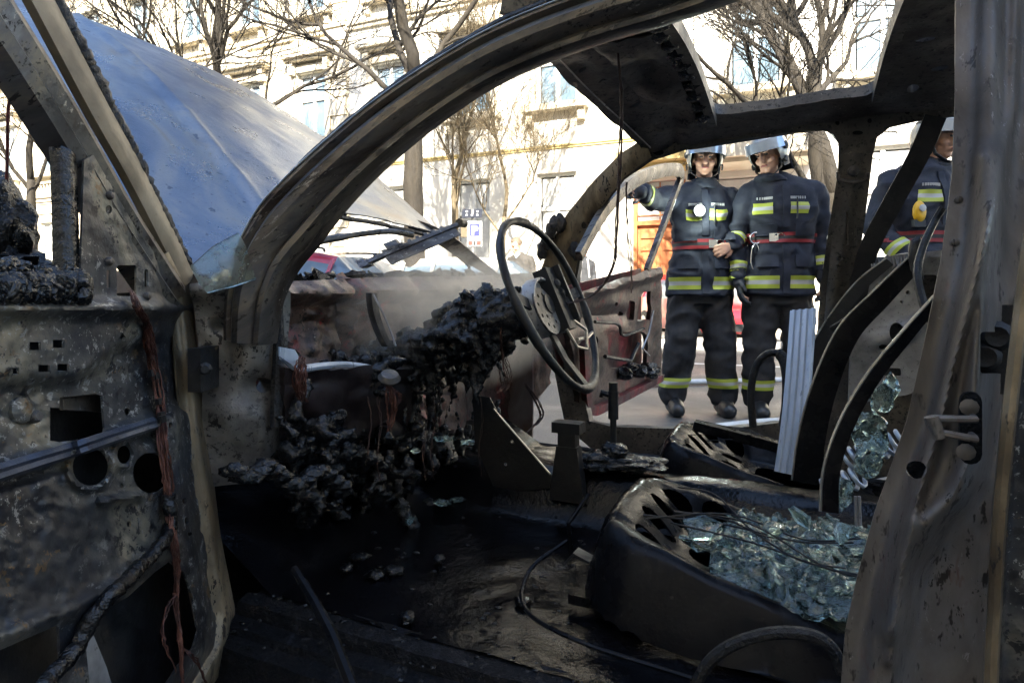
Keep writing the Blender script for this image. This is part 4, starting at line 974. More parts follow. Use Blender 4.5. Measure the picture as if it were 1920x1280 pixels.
# window frame: dark channel, tan flange, fuzzy burnt seal
def barpts(l, r): return [Vector(p) for p in cr([dpt(x, y, r) for x, y in l], 6)]
m = MB(); m.sweep(barpts([(-60, -70), (0, 28), (70, 138), (150, 270), (220, 392), (290, 500), (330, 560)], -.012), [(-.028, -.034), (-.012, -.040), (.004, -.030), (.012, -.012), (.004, .004), (.012, .016), (.004, .030), (-.028, .034)], ref=DN); m.build('window_frame', MT['pillar'], nd, 35)
m = MB(); m.sweep(barpts([(38, -60), (72, 0), (110, 72), (180, 205), (250, 330), (312, 452), (350, 530)], -.016), [(-.010, -.034), (-.002, -.034), (.004, -.014), (.006, .0), (.002, .016), (-.010, .016)], ref=DN); m.build('frame_flange', MT['cream'], nd, 40)
m = MB(); P = barpts([(64, -60), (98, 0), (150, 100), (210, 220), (272, 345), (330, 465), (356, 520)], -.030)
P2 = []
for i in range(len(P) - 1):
    for k in range(4): P2.append(P[i].lerp(P[i + 1], k / 4) + Vector((rnd.uniform(-1, 1), rnd.uniform(-1, 1), rnd.uniform(-1, 1))) * .0022)
m.tube(P2, [.0125 + .003 * rnd.random() for _ in P2], 8); m.build('window_seal', MT['rubber'], nd, 60)
m = MB(); P = barpts([(126, 282), (130, 360), (132, 450), (134, 552)], -.004)
P2 = [P[i // 4].lerp(P[min(i // 4 + 1, len(P) - 1)], (i % 4) / 4) + Vector((rnd.uniform(-1, 1), rnd.uniform(-1, 1), 0)) * .0004 for i in range(4 * (len(P) - 1))]
m.sweep(P2, [(-.014, -.012), (.002, -.012), (.005, .0), (.002, .011), (-.014, .012)], ref=DN); m.build('window_channel', MT['char'], nd, 120)
m = MB(); m.grid(lambda a, b: dpt(lerp(-60, 155, a), lerp(527, 562, b) - 4 * a, .004 + .010 * math.sin(b * math.pi) + .012 * fb((a * 14, b * 3, 3)) + .006 * fb((a * 40, b * 8, 3))) , 90, 16, thick=.012); m.build('burnt_belt_moulding', MT['char'], nd, 60)
m = MB()
for i in range(16): m.blob(dpt(-30 + i * 12, 520 - 18 * math.exp(-((i - 3) / 4) ** 2) - rnd.random() * 8, -.01 + rnd.random() * .02), (.008, .012, .008), i, .5, 2, 3, jag=.1)
m.build('charred_belt_lumps', MT['char'], nd, 40, kind='stuff')
# what is left of the mirror, outside the window, and its dangling cable
m = MB(); m.blob(at(10, 455, .86) + Vector((-.02, 0, 0)), (.052, .05, .085), 9, .32, 1.6, 4, jag=.03); m.blob(at(24, 505, .85), (.05, .05, .03), 5, .5, 2.2, 3, jag=.1); m.build('melted_mirror', MT['char'], nd, 50)
m = MB(); m.tube(cr([at(38, 130, .83), at(26, 165, .835), at(16, 200, .84), at(14, 280, .85), at(12, 370, .86)], 6), .0021, 6); m.build('mirror_cable', plain('red_black_cable', (.10, .012, .012), .5), nd)
# bolts, inner lock, crossing strip
for px, py in ((204, 367), (203, 490), (273, 556)): m = MB(); m.lathe([(.0005, .007), (.004, .006), (.006, .003), (.006, 0)][::-1], 10, door(px, py), DN); m.build('bolt', MT['bpil'], nd)
m = MB(); m.lathe([(.016, 0), (.015, .004), (.009, .007), (.0005, .006)], 16, door(38, 768), DN); m.build('lock_boss', MT['door'], nd); m = MB(); m.lathe([(.007, 0), (.0075, .008), (.005, .012)], 10, door(56, 782), DN); m.build('lock_pin', MT['bpil'], nd)
m = MB(); vs_, fs_ = sheet([(118, 742), (190, 738), (194, 772), (118, 768)], [], lambda x, y: dpt(x, y, -.045), 30, -.004); m.add(vs_, fs_); m.build('inner_baffle', MT['bpil'], nd, 0)
m = MB(); vs_, fs_ = sheet([(118, 1140), (150, 1128), (200, 1250), (215, 1300), (165, 1300)], [], lambda x, y: dpt(x, y, -.03), 20, -.004); m.add(vs_, fs_); m.build('diagonal_strip', MT['silver'], nd, 0)
m = MB(); P = [door(x, y) + DN * .012 for x, y in cr([(300, 930), (304, 990), (270, 1040), (210, 1098), (160, 1150), (120, 1220), (50, 1300)], 8)]
m.tube([p + Vector((rnd.uniform(-1, 1), rnd.uniform(-1, 1), rnd.uniform(-1, 1))) * .0014 for p in P], [.0085 + .0015 * rnd.random() for _ in P], 8); m.build('charred_cable', MT['char'], nd, 60)
W1 = [(231, 549), (243, 580), (258, 605), (266, 640), (272, 690), (284, 760), (288, 830), (298, 900), (303, 960), (312, 1020), (318, 1080), (316, 1140), (324, 1210), (326, 1300)]
strands('copper_wires', [door(x, y) + DN * .012 for x, y in W1], 15, .0011, .0075, MT['copper'], nd, label='bare copper wires hanging down the open driver door')
strands('copper_wires', [door(x, y) + DN * .012 for x, y in [(258, 600), (262, 650), (275, 720)]], 8, .0010, .006, MT['copper'], nd)
m = MB()
for i in range(13):
    y = 690 + i * 8 + rnd.random() * 5; p = door(275 + rnd.uniform(-9, 9) + i * .7, y) + DN * .014; q = rnd.uniform(.004, .007); m.box(p, DN * .003, DD * q, DUP * q * .8)
m.build('burnt_connectors', MT['soot'], nd, 0, kind='stuff')
strands('copper_wires', [door(x, y) + DN * .012 for x, y in [(318, 1110), (296, 1150), (292, 1200), (315, 1260)]], 3, .0009, .005, MT['copper'], nd)
strands('copper_wires', [dpt(345, 1215, .01), dpt(370, 1240, .02), dpt(392, 1290, .02)], 3, .0010, .002, MT['copper'], nd)

# --- far front door, swung open on the other side
fd = Vector((.469, .9, 0)).normalized(); fu = Vector((.17, -.06, 1)).normalized(); FDN = fd.cross(fu).normalized()
FDN = FDN if FDN.y < 0 or FDN.x > 0 else -FDN
FDP = Vector((.249, 2.2, .38))
if (EYE - FDP).dot(FDN) < 0: FDN = -FDN
def fdp(px, py, r=0): return onp(px, py, FDP, FDN) + FDN * r
def fdoor(px, py): return fdp(px, py, .025 * bumpf(dpoly(px, py, [(1075, 552), (1150, 533), (1225, 512)]), 9) + .02 * bumpf(px - 1231, 6) + .012 * fb((px * .02, py * .02, 3)) - .03 * bumpf(dpoly(px, py, [(1100, 600), (1170, 590)]), 12))
vs_, fs_ = sheet([(1060, 552), (1130, 530), (1180, 516), (1216, 503), (1238, 500), (1239, 600), (1238, 690), (1226, 712), (1160, 745), (1098, 778), (1086, 760), (1080, 700), (1066, 620)],
                 [rect(1180, 564, 1190, 602, 4), [(1196, 560), (1206, 548), (1218, 545), (1219, 600), (1196, 602)], rect(1140, 622, 1212, 690, 10), circ(1156, 571, 3, 5), circ(1172, 590, 4), circ(1110, 640, 10, 12)], fdoor, 7, -.02)
m = MB(); m.add(vs_, fs_); fdo = part(m, 'far_front_door', MT['cowl'], smooth=50, label='open passenger door, scorched, with red paint on its lower edge')
vs_, fs_ = sheet([(1062, 555), (1234, 508), (1232, 690), (1104, 760), (1070, 620)], [], lambda x, y: fdp(x, y, -.08), 30, -.004); m = MB(); m.add(vs_, fs_); m.build('outer_skin', MT['redburnt'], fdo)
m = MB(); m.sweep([fdp(x, y, .02) for x, y in cr([(1084, 640), (1090, 740), (1102, 766), (1140, 752), (1234, 706)], 6)], [(-.01, -.018), (.01, -.018), (.01, .018), (-.01, .018)], ref=FDN); m.build('red_door_edge', MT['redburnt'], fdo)
m = MB(); m.sweep([fdp(x, y) for x, y in cr([(1212, 508), (1226, 470), (1248, 410), (1270, 350), (1277, 332), (1266, 318), (1230, 322), (1180, 345), (1130, 400), (1085, 480)], 6)], [(-.012, -.022), (.012, -.024), (.016, 0), (.012, .024), (-.012, .022)], ref=FDN, scale=[interp(i, [0, 24, 30, 54], [.8, .9, 1.2, .8]) for i in range(55)]); m.build('window_frame', MT['pillar'], fdo)
m = MB(); m.tube([fdp(1217, 580, .02), fdp(1204, 622, .03), fdp(1192, 650, .03), fdp(1206, 664, .03)], .004, 6); m.build('lock_rod', MT['silver'], fdo)
m = MB()
for i in range(12): m.blob(fdp(1150 + rnd.random() * 75, 690 + rnd.random() * 14 - i * .5, .02), (.035, .035, .02), i, .5, 2, 2, jag=.15)
m.build('charred_door_lining', MT['char'], fdo, 30, kind='stuff')
m = MB(); m.tube(cr([fdp(1100, 600, .03), fdp(1140, 604, .04), fdp(1150, 625, .04), fdp(1190, 612, .04)], 5), .006, 6); m.tube([fdp(1120, 665, .03), fdp(1165, 672, .04), fdp(1180, 640, .04)], .008, 6); m.build('loose_linkage', MT['soot'], fdo)

# --- steering wheel on its charred column
SA = (U2 * .914 + Z * .40).normalized(); SX = V2; SY = SA.cross(SX).normalized(); SY = SY if SY.z > 0 else -SY
SCn = at(1038, 567, 1.26); RW = .186
def swp(r, t, h=0.0): return SCn + SX * (r * math.cos(t)) + SY * (r * math.sin(t)) + SA * h
m = MB(); n = 96; k = 12; vs_ = []
for i in range(n):
    t = 2 * math.pi * i / n; rr = .0080 + .0013 * noise.noise(Vector((math.cos(t) * 4, math.sin(t) * 4, 0)))
    if -.9 < math.sin(t * 1 + .6) < -.55 or .55 < math.sin(t + .9) < .72: rr *= 1.22
    for j in range(k):
        q = 2 * math.pi * j / k; vs_.append(swp(RW + .002 * math.sin(3 * t + 1) + rr * math.cos(q), t, .004 * math.sin(2 * t) + rr * math.sin(q)))
m.add(vs_, [(i * k + j, ((i + 1) % n) * k + j, ((i + 1) % n) * k + (j + 1) % k, i * k + (j + 1) % k) for i in range(n) for j in range(k)])
sw = part(m, 'steering_wheel', MT['wheelrim'], smooth=60)
m = MB()
for t0 in (R(8), R(172), R(268)):
    a, b = swp(.05, t0, -.03), swp(RW - .004, t0, 0); e = (b - a); m.sweep([a, a.lerp(b, .5) - SA * .006, b], [(-.003, -.012), (.003, -.012), (.003, .012), (-.003, .012)], ref=SA)
m.build('spoke', MT['soot'], sw, 30)
m = MB(); m.lathe([(.03, -.075), (.058, -.06), (.062, -.03), (.058, -.022), (.0, -.020)], 26, SCn, SA); m.build('hub_cup', MT['silver'], sw)
vs_, fs_ = sheet(circ(0, 0, .052, n=24), [circ(.036 * math.cos(t), .036 * math.sin(t), .0045, n=8) for t in np.linspace(0, 5.5, 9)] + [circ(.012, .01, .004, n=8), circ(-.012, -.012, .004, n=8)], lambda x, y: SCn + SX * (x - .02) + SY * (y - .012) + SA * -.012, .012, .004)
m = MB(); m.add(vs_, fs_); m.build('perforated_disc', MT['hpil'], sw, 30)
m = MB(); m.box(SCn + SX * .045 + SY * .010 - SA * .012, SX * .022, SY * .070, SA * .016); m.box(SCn + SX * .072 + SY * .02 - SA * .0, SX * .004, SY * .062, SA * .018); m.build('inflator_housing', MT['soot'], sw, 0)
m = MB(); m.sweep([swp(.060, t, -.03 + .012 * math.sin(t)) for t in np.linspace(R(70), R(175), 12)], [(-.002, -.014), (.002, -.014), (.002, .014), (-.002, .014)], ref=SX); m.build('pale_hub_band', MT['silver'], sw)
m = MB(); m.tube([SCn + SX * .07 - SY * .04, SCn + SX * .10 - SY * .07 + SA * .01, SCn + SX * .085 - SY * .11, SCn + SX * .03 - SY * .10, SCn + SX * .01 - SY * .06], .0035, 6); m.tube([SCn + SX * .05 - SY * .085, SCn + SX * .12 - SY * .085, SCn + SX * .165 - SY * .075], .004, 6); m.build('bent_hub_wire', MT['edge'], sw)
m = MB()
for i in range(5): m.blob(SCn + SX * (.05 + .01 * i) + SY * (.04 - .02 * i), (.012, .012, .014), i, .4, 2, 2)
m.build('melted_hub_lumps', MT['crust'], sw, 40, kind='stuff')
def lumps(name, mat, pts, seed, jag=.05, amp=.42, freq=2.2, sub=4, parent=None, stuff=False):
    m = MB()
    for i, (p, r) in enumerate(pts): m.blob(p, r, seed + i, amp, freq, sub, jag=jag)
    return part(m, name, mat, parent, 120, **({'kind': 'stuff'} if stuff else {}))
colm = []
for i in range(11):
    t = i / 10; colm.append((C(lerp(.29, -.06, t), .45 + .02 * math.sin(i * 2.1), lerp(.765, .635, t) + .014 * math.sin(i * 1.7)), (.055 + .016 * math.sin(i * 2.3) ** 2, .055, .058 + .016 * math.sin(i * 1.3))))
colm += [(C(.20, .45, .825), (.035, .035, .04)), (C(.13, .44, .80), (.04, .04, .035)), (C(.02, .47, .715), (.06, .05, .03)), (C(.06, .43, .60), (.04, .04, .10)), (C(-.02, .42, .56), (.035, .035, .09)), (C(.25, .47, .70), (.05, .05, .03)), (C(-.1, .38, .66), (.06, .07, .03)), (C(-.1, .55, .67), (.06, .09, .025))]
def melted(name, segs, mat, vox=.0055, amp=.006, f=44, seed=1, parent=None):
    m = MB()
    for p0, p1, r0, r1 in segs: capsule(m, p0, p1, r0, r1, 8)
    o = put(remesh(m, vox, 1, (amp, f, seed)), name, mat, parent or CAR); return o
rg = random.Random(5); segs = []
ca, cb = C(.265, .45, .765), C(-.10, .45, .630); cd = (cb - ca).normalized()
def jit(k): return Vector((rg.gauss(0, k), rg.gauss(0, k), rg.gauss(0, k)))
for i in range(12): t = i / 11; segs.append((ca.lerp(cb, t) + jit(.006), ca.lerp(cb, min(1, t + .1)) + jit(.006), .047 + .008 * math.sin(i * 2.1), .047 + .006 * math.sin(i * 1.3)))
for i in range(190):
    t = rg.random(); c = ca.lerp(cb, t) + jit(.024); L = rg.uniform(.015, .05); e = (cd * rg.choice((-1, 1)) + jit(.45)).normalized(); segs.append((c, c + e * L, rg.uniform(.008, .018), rg.uniform(.005, .012)))
for i in range(60):       # drips and hanging strands
    t = rg.uniform(.1, 1); c = ca.lerp(cb, t) - Z * .03 + jit(.022); L = rg.uniform(.03, .09) + (.10 * rg.random() if t > .55 else 0); m1 = c - Z * L * .5 + jit(.010); segs += [(c, m1, rg.uniform(.006, .014), .006), (m1, m1 - Z * L * .5 + jit(.012), .006, rg.uniform(.002, .004))]
for i in range(16): c = C(rg.uniform(.14, .25), .45 + rg.gauss(0, .02), .775 + rg.uniform(0, .02)); segs.append((c, c + Z * rg.uniform(.0, .015) + jit(.016), .020, .014))
for i in range(70):       # spread over the remains of the dash
    c = C(rg.uniform(-.14, .04), rg.uniform(.27, .60), rg.uniform(.60, .675)); segs.append((c, c + jit(.026), rg.uniform(.007, .02), rg.uniform(.004, .012)))
melted('charred_steering_column', segs, MT['char'])
segs = []
for i in range(30): c = ons(rg.uniform(540, 620), rg.uniform(780, 860), .04 + rg.uniform(-.05, .03)); segs.append((c, c + jit(.03), rg.uniform(.008, .016), rg.uniform(.004, .012)))
for i in range(190):
    x = rg.uniform(545, 930); y = rg.uniform(800, 950); c = ons(x, y, rg.uniform(-.16, .0)); segs.append((c, c + jit(.030), rg.uniform(.008, .022), rg.uniform(.005, .016)))
for i in range(70):
    x = rg.uniform(545, 960); y = rg.uniform(740, 860); c = ons(x, y, rg.uniform(-.14, -.02)); segs.append((c, c - Z * rg.uniform(.03, .12) + jit(.02), rg.uniform(.004, .010), .002))
melted('charred_footwell_mass', segs, MT['char'], .006, .009, 34, 4)['kind'] = 'stuff'
m = MB(); m.tube([C(.34, .45, .79), C(.0, .45, .66), C(-.25, .45, .56)], .022, 10); part(m, 'column_tube', MT['soot'])
# cross tube and lower bulkhead below the dash
m = MB(); m.tube(cr([ons(530, 668, .03), ons(560, 690, .03), ons(600, 687, .02), ons(650, 684, .0), ons(700, 690, .0)], 5), [.007] * 21, 8); part(m, 'dash_cross_tube', MT['alu'])
m = MB(); m.grid(lambda a, b: ons(lerp(524, 765, a), lerp(688, 815, b), .02 - .04 * b + .02 * fb((a * 4, b * 3, 8))), 24, 14, thick=.01); part(m, 'lower_dash_panel', surf('dark_red_soot', [(.3, (.006, .004, .004)), (.6, (.018, .009, .009)), (.8, (.05, .02, .02))], 5, (.5, .8), .1, .3), smooth=60)
m = MB(); m.add(*sheet([(524, 650), (553, 655), (560, 668), (558, 680), (548, 684), (524, 668)], [], lambda x, y: ons(x, y, .06), 12, -.003)); part(m, 'pale_ash_plate', MT['alu'], smooth=0)
strands('copper_wires', [ons(567, 672, .07), ons(562, 690, .08), ons(560, 715, .08), ons(566, 740, .08), ons(574, 755, .08)], 22, .0009, .012, MT['copper'], twist=.5, label='frayed bundle of copper wire hanging under the dash')
strands('copper_wires', [ons(728, 722, .09), ons(733, 745, .10), ons(735, 775, .10), ons(728, 812, .10)], 16, .0009, .012, MT['copper'], twist=.5)
strands('copper_wires', [ons(728, 722, .09), ons(742, 735, .10), ons(749, 742, .10), ons(744, 760, .10)], 5, .0010, .005, MT['copper'], twist=.5)
strands('copper_wires', [ons(940, 660, .2), ons(946, 690, .2), ons(948, 720, .2), ons(935, 735, .2)], 14, .0009, .018, MT['copper'], twist=1)
strands('copper_wires', [ons(985, 720, .0), ons(1010, 760, .0), ons(1013, 785, .0), ons(985, 812, .0)], 10, .0014, .012, MT['darkwire'], twist=.4)
strands('dangling_wires', [ons(938, 610, .25), ons(940, 640, .25), ons(945, 700, .24)], 2, .0014, .002, MT['copper'])
for x in (690, 708, 795, 812, 900, 912): strands('dangling_wires', [ons(x, 745, .1), ons(x + 5, 790, .1), ons(x - 2, 850, .1), ons(x + 3, 900, .1)], 2, .0008, .004, MT['darkwire'])
m = MB(); m.lathe([(.0, .012), (.016, .009), (.022, 0), (.018, -.006)][::-1], 14, ons(730, 708, .1), Vector((.2, -.5, 1))); part(m, 'pale_cap', MT['hpil'])
# charred lumps in the footwells and along the bulkhead
lp = []
for i in range(46):
    x = rnd.uniform(545, 960); y = rnd.uniform(790, 940); lp.append((ons(x, y, rnd.uniform(-.16, .02)), tuple(rnd.uniform(.018, .055) for _ in range(3))))
lumps('charred_carpet_edge', MT['char'], [(ons(lerp(440, 640, i / 14), 895 + 14 * math.sin(i) - (14 if i < 5 else 0), .10), (.018, .014, .009)) for i in range(15)], 70, jag=.12, sub=3, stuff=True)
m = MB()
for i in range(7): m.blob(onz(620 + rnd.random() * 400, 1040 + rnd.random() * 140, .295), (.016 * rnd.uniform(.5, 1.3), .014, .007), i + 5, .5, 2.4, 3, jag=.1)
for i in range(60): q = rnd.uniform(.002, .005); m.blob(onz(600 + rnd.random() * 520, 960 + rnd.random() * 230, .297), (q * 1.6, q, q * .6), i, .6, 2, 1)
part(m, 'floor_debris', MT['char'], smooth=120, kind='stuff')
# green melted glass drips in the footwell
for i, (x, y, a, b) in enumerate([(830, 942, .022, .007), (858, 936, .022, .005), (835, 822, .034, .006), (880, 828, .025, .006), (768, 975, .010, .008), (915, 885, .004, .014), (780, 845, .012, .006)]): m = MB(); m.blob(ons(x, y, .04), (a * .8, .010, b), i, .7, 2.5, 3, jag=.15); part(m, 'glass_drip', MT['melt'], smooth=60)
# pedal bracket, console bracket, gear lever, loose rod
m = MB(); m.add(*sheet([(886, 740), (918, 745), (932, 772), (1034, 890), (1030, 915), (930, 925), (890, 830)], [circ(960, 828, 3), circ(948, 870, 3)], lambda x, y: onw(x, y, .62), 30, -.004)); pb = part(m, 'pedal_bracket', MT['soot'], smooth=0)
m = MB(); m.tube([onw(925, 766, .615), onw(975, 824, .615), onw(1032, 889, .615)], .0022, 5); m.build('bright_edge', MT['edge'], pb)
m = MB(); c = onw(1066, 800, .62)
m.box(c, U2 * .034, V2 * .022, Z * .012); m.box(c - Z * .028, U2 * .021, V2 * .016, Z * .0155)
m.hexa([c + U2 * a + V2 * b + Z * z for z, k in ((-.17, 1.7), (-.044, 1)) for a, b in ((-.025 * k, -.016), (.025 * k, -.016), (.025 * k, .016), (-.025 * k, .016))]); part(m, 'console_bracket', MT['soot'], smooth=0)
g0, g1 = onw(1150, 720, .72), onw(1150, 850, .72)
m = MB(); m.tube([g1, g0.lerp(g1, .45)], .008, 10); m.tube([g0.lerp(g1, .5), g0.lerp(g1, .1)], .0125, 12); m.tube([g0.lerp(g1, .12), g0 - Z * -.004], .011, 12); gl = part(m, 'gear_lever', MT['soot'])
m = MB(); m.tube([g0.lerp(g1, .16) - U2 * .005, g0.lerp(g1, .13) - U2 * .028, g0.lerp(g1, .2) - U2 * .030], [.008, .008, .006], 8); m.build('reverse_collar', MT['soot'], gl)
lumps('melted_gaiter', MT['char'], [(onw(1152, 846, .72), (.03, .03, .02)), (onw(1130, 862, .70), (.07, .06, .018)), (onw(1190, 868, .70), (.07, .05, .014)), (onw(1090, 862, .70), (.05, .05, .014))], 90, jag=.2)
m = MB(); m.tube([at(552, 1066, .86), at(590, 1128, .82), at(622, 1190, .79), at(665, 1300, .74)], [.006, .007, .0075, .008], 8); part(m, 'loose_strut', MT['pan'])

# --- seats: pressed pans with lightening holes, bare backrest frames, wires
SW0, SW1, SS0, SS1 = .165, .60, .475, 1.0
def seat_d(s, w):
    x = min(w - SW0, SW1 - w); y = s - SS0; r = .12
    if x < r and y < r: return r - math.hypot(r - x, r - y)
    return min(x, y)
def seatfn(s, w, ds=0, dw=0):
    d = max(0, seat_d(s, w)); fr = max(0, min(1, 1 - (s - SS0) / .22))
    rim = .432 + .025 * math.sin(max(0, min(1, (w - SW0) / (SW1 - SW0))) * math.pi) * fr - .05 * max(0, (s - .62) / .4)
    if d < .05: z = lerp(.315, rim, math.sin(min(1, d / .05) * math.pi / 2) ** .9)
    else:
        L = .05 + .13 * fr; q = min(1, (d - .05) / L); z = lerp(rim, lerp(.375, .412, fr ** .5), q * q * (3 - 2 * q))
    if fr > .2: z -= .006 * bumpf(abs(w - SW0 - .10), .008) + .006 * bumpf(abs(w - SW1 + .10), .008)
    z = max(.292, z - .15 * max(0, s - .50))
    return C(s + ds, w + dw, z + .002 * fb((s, w, 1), 14) + .004 * fb((s, w, 1), 5))
n_ = 22
outl = [(SS1, SW0)] + [(SS0 + .12 - .12 * math.sin(t), SW0 + .12 - .12 * math.cos(t)) for t in np.linspace(0, math.pi / 2, 7)] + [(SS0 + .12 - .12 * math.cos(t), SW1 - .12 + .12 * math.sin(t)) for t in np.linspace(0, math.pi / 2, 7)] + [(SS1, SW1)]
hs_ = [circ(SS0 + .105 + .006 * abs(i - 1.5), SW0 + .112 + i * .072, .030, .021, 14) for i in range(4)] + [circ(SS0 + .185, SW0 + .10 + i * .082, .026, .026, 14) for i in range(4)] + [rect(.72, .30, .93, .47, .03)]
seats = []
vs_, fs_ = sheet(outl, hs_, lambda s, w: seatfn(s, w), .0095, .0)
vs_, fs_ = thicken(vs_, fs_, .003)
for dw, ds, lb in ((0, 0, 'black scorched driver seat pan strewn with glass'), (.62, -.02, 'black scorched passenger seat pan')):
    m = MB(); m.add([v + V2 * dw + U2 * ds for v in vs_], fs_); st = part(m, 'seat_pan', MT['pan'], smooth=60, label=lb); seats.append(st)
    off = V2 * dw + U2 * ds
    for w in (.24, .535): m = MB(); m.sweep([C(.46, w, .306) + off, C(.7, w, .306) + off, C(1.02, w, .30) + off], [(-.014, -.008), (.014, -.008), (.014, .008), (-.014, .008)], ref=V2); m.build('seat_rail', MT['pan'], st, 0)
    for w in (.26, .50): m = MB(); m.sweep([C(.446, w, .352) + off, C(.462, w, .372) + off, C(.49, w, .362) + off], [(-.002, -.014), (.002, -.014), (.002, .014), (-.002, .014)], ref=Z); m.build('rail_clamp', MT['soot'], st, 30)
    for k in range(6):
        a = C(rnd.uniform(.55, .62), rnd.uniform(.24, .55), .435) + off; b = C(rnd.uniform(.75, .95), rnd.uniform(.22, .5), .42) + off
        m = MB(); m.tube(cr([a, a.lerp(b, .4) + Z * rnd.uniform(.0, .02), a.lerp(b, .75) - Z * .01, b], 5), .0016, 6); m.build('seat_spring_wire', MT['soot'], st, 60)
m = MB(); m.tube([C(.40, .41, .30), C(.395, .41, .36), C(.42, .46, .405)], .0045, 8); part(m, 'adjuster_handle', MT['pan'])
m = MB(); m.tube(cr([C(.43, .30, .37), C(.395, .22, .345), C(.42, .14, .322), C(.52, .10, .315), (C(.68, .085, .312))], 8), .0035, 6); part(m, 'release_cable', MT['pan'])
# driver backrest: two curved uprights, passenger backrest likewise
def upright(name, pts, wd, mat, par, edge=True):
    P = [Vector(p) for p in cr(pts, 7)]; sc = [wd * interp(i / (len(P) - 1), [0, .3, .8, 1], [1.25, 1.1, .85, .7]) for i in range(len(P))]
    m = MB(); m.sweep(P, [(-.014, -.5), (-.003, -.46), (-.003, .46), (-.014, .5), (-.017, .46), (-.007, .40), (-.007, -.40), (-.017, -.46)], ref=None, scale=None) if False else None
    fr = frames(P, V2); vs_ = []; prof = [(0, -.5), (.14, -.5), (.16, -.42), (.05, -.36), (.04, 0), (.05, .36), (.16, .42), (.14, .5), (0, .5), (-.03, 0)]
    n = len(prof)
    for i, p in enumerate(P):
        a, b = fr[i]; vs_ += [p + a * (x * sc[i]) * 1.0 + b * (y * sc[i]) for x, y in prof]
    m.add(vs_, [(i * n + j, i * n + (j + 1) % n, (i + 1) * n + (j + 1) % n, (i + 1) * n + j) for i in range(len(P) - 1) for j in range(n)] + [tuple(range(n)), tuple(range((len(P) - 1) * n, len(P) * n))])
    o = m.build(name, mat, par, 40)
    if edge:
        q = MB(); q.tube([p + fr[i][1] * (.5 * sc[i]) for i, p in enumerate(P)], .0022, 5); e = q.build('bright_edge', MT['edge'], par)
    return o
upright('backrest_upright', [onw(1512, 905, .60), onw(1522, 820, .60), onw(1548, 720, .60), (onw(1590, 625, .60)), onw(1650, 560, .60), onw(1716, 492, .60)], .042, MT['pan'], seats[0])
upright('backrest_upright', [onw(1555, 960, .22), onw(1560, 880, .22), onw(1590, 790, .22), onw(1640, 705, .22), onw(1700, 630, .22), onw(1760, 560, .22)], .018, MT['pan'], seats[0])
upright('backrest_upright', [onw(1500, 790, .90), onw(1512, 700, .90), onw(1552, 620, .90), onw(1610, 540, .90), onw(1668, 490, .90)], .03, MT['soot'], seats[1])
m = MB(); m.tube([onw(1560, 615, .8), onw(1600, 590, .75), onw(1640, 560, .7)], .006, 8); m.build('headrest_tube', MT['soot'], seats[1]); m = MB(); m.tube([onw(1570, 625, .8), onw(1610, 600, .75), onw(1640, 575, .7)], .006, 8); m.build('headrest_tube', MT['soot'], seats[1])
m = MB(); m.tube(cr([onw(1740, 600, .35), onw(1720, 520, .4), onw(1728, 470, .45), onw(1750, 420, .5), onw(1768, 390, .5)], 6), .006, 7); m.build('belt_stalk', MT['soot'], seats[0])
m = MB(); m.blob(onw(1718, 478, .55), (.012, .012, .035), 3, .2); m.build('belt_buckle', MT['soot'], seats[0])
for x in (1604, 1611): m = MB(); m.tube([onw(x, 930, .25), onw(x + 2, 985, .25)], .0022, 6); m.build('chrome_pin', MT['silver'], seats[0])
# coil springs and melted glass hanging in the backrest
for px, py in ((1620, 850), (1580, 905), (1665, 835)):
    m = MB(); c = onw(px, py, .42); ax = (Z * .5 + U2 * .8 - V2 * .2).normalized(); a = ax.orthogonal().normalized(); b = ax.cross(a)
    m.tube([c + ax * (t / 40 * .06 - .03) + (a * math.cos(t * .75) + b * math.sin(t * .75)) * .016 for t in range(41)], .0035, 6); m.build('coil_spring', MT['alu'], seats[0], 60)
for ol_, w_ in (([(1588, 800), (1602, 776), (1640, 770), (1660, 790), (1668, 830), (1650, 880), (1625, 900), (1600, 880), (1606, 840)], .36), ([(1548, 900), (1570, 892), (1600, 905), (1598, 940), (1576, 962), (1552, 945)], .33), ([(1630, 740), (1672, 700), (1690, 730), (1664, 770), (1640, 772)], .38)):
    m = MB(); m.add(*sheet(ol_, [], lambda x, y: onw(x, y, w_ + .03 * fb((x * .02, y * .02, 4)) + .012 * fb((x * .06, y * .06, 4))), 6, -.004)); m.build('sagging_glass', MT['melt'], seats[0], 80)
m = MB(); m.tube(cr([onw(1412, 800, .98), onw(1408, 740, .98), onw(1416, 690, .98), onw(1438, 664, .98), onw(1464, 666, .98), onw(1476, 700, .97), onw(1476, 760, .96), onw(1470, 800, .95)], 8), [.0095] * 30 + [.014] * 27, 10); m.build('looped_trim_hose', MT['rubber'], seats[1])
m = MB(); m.sweep([C(s, .98 + .0, z) for s, z in ((.55, .46), (.72, .43), (.86, .40))], [(-.02, -.012), (.02, -.012), (.02, .012), (-.02, .012)], ref=V2); m.build('seat_hinge_bar', MT['pan'], seats[1])
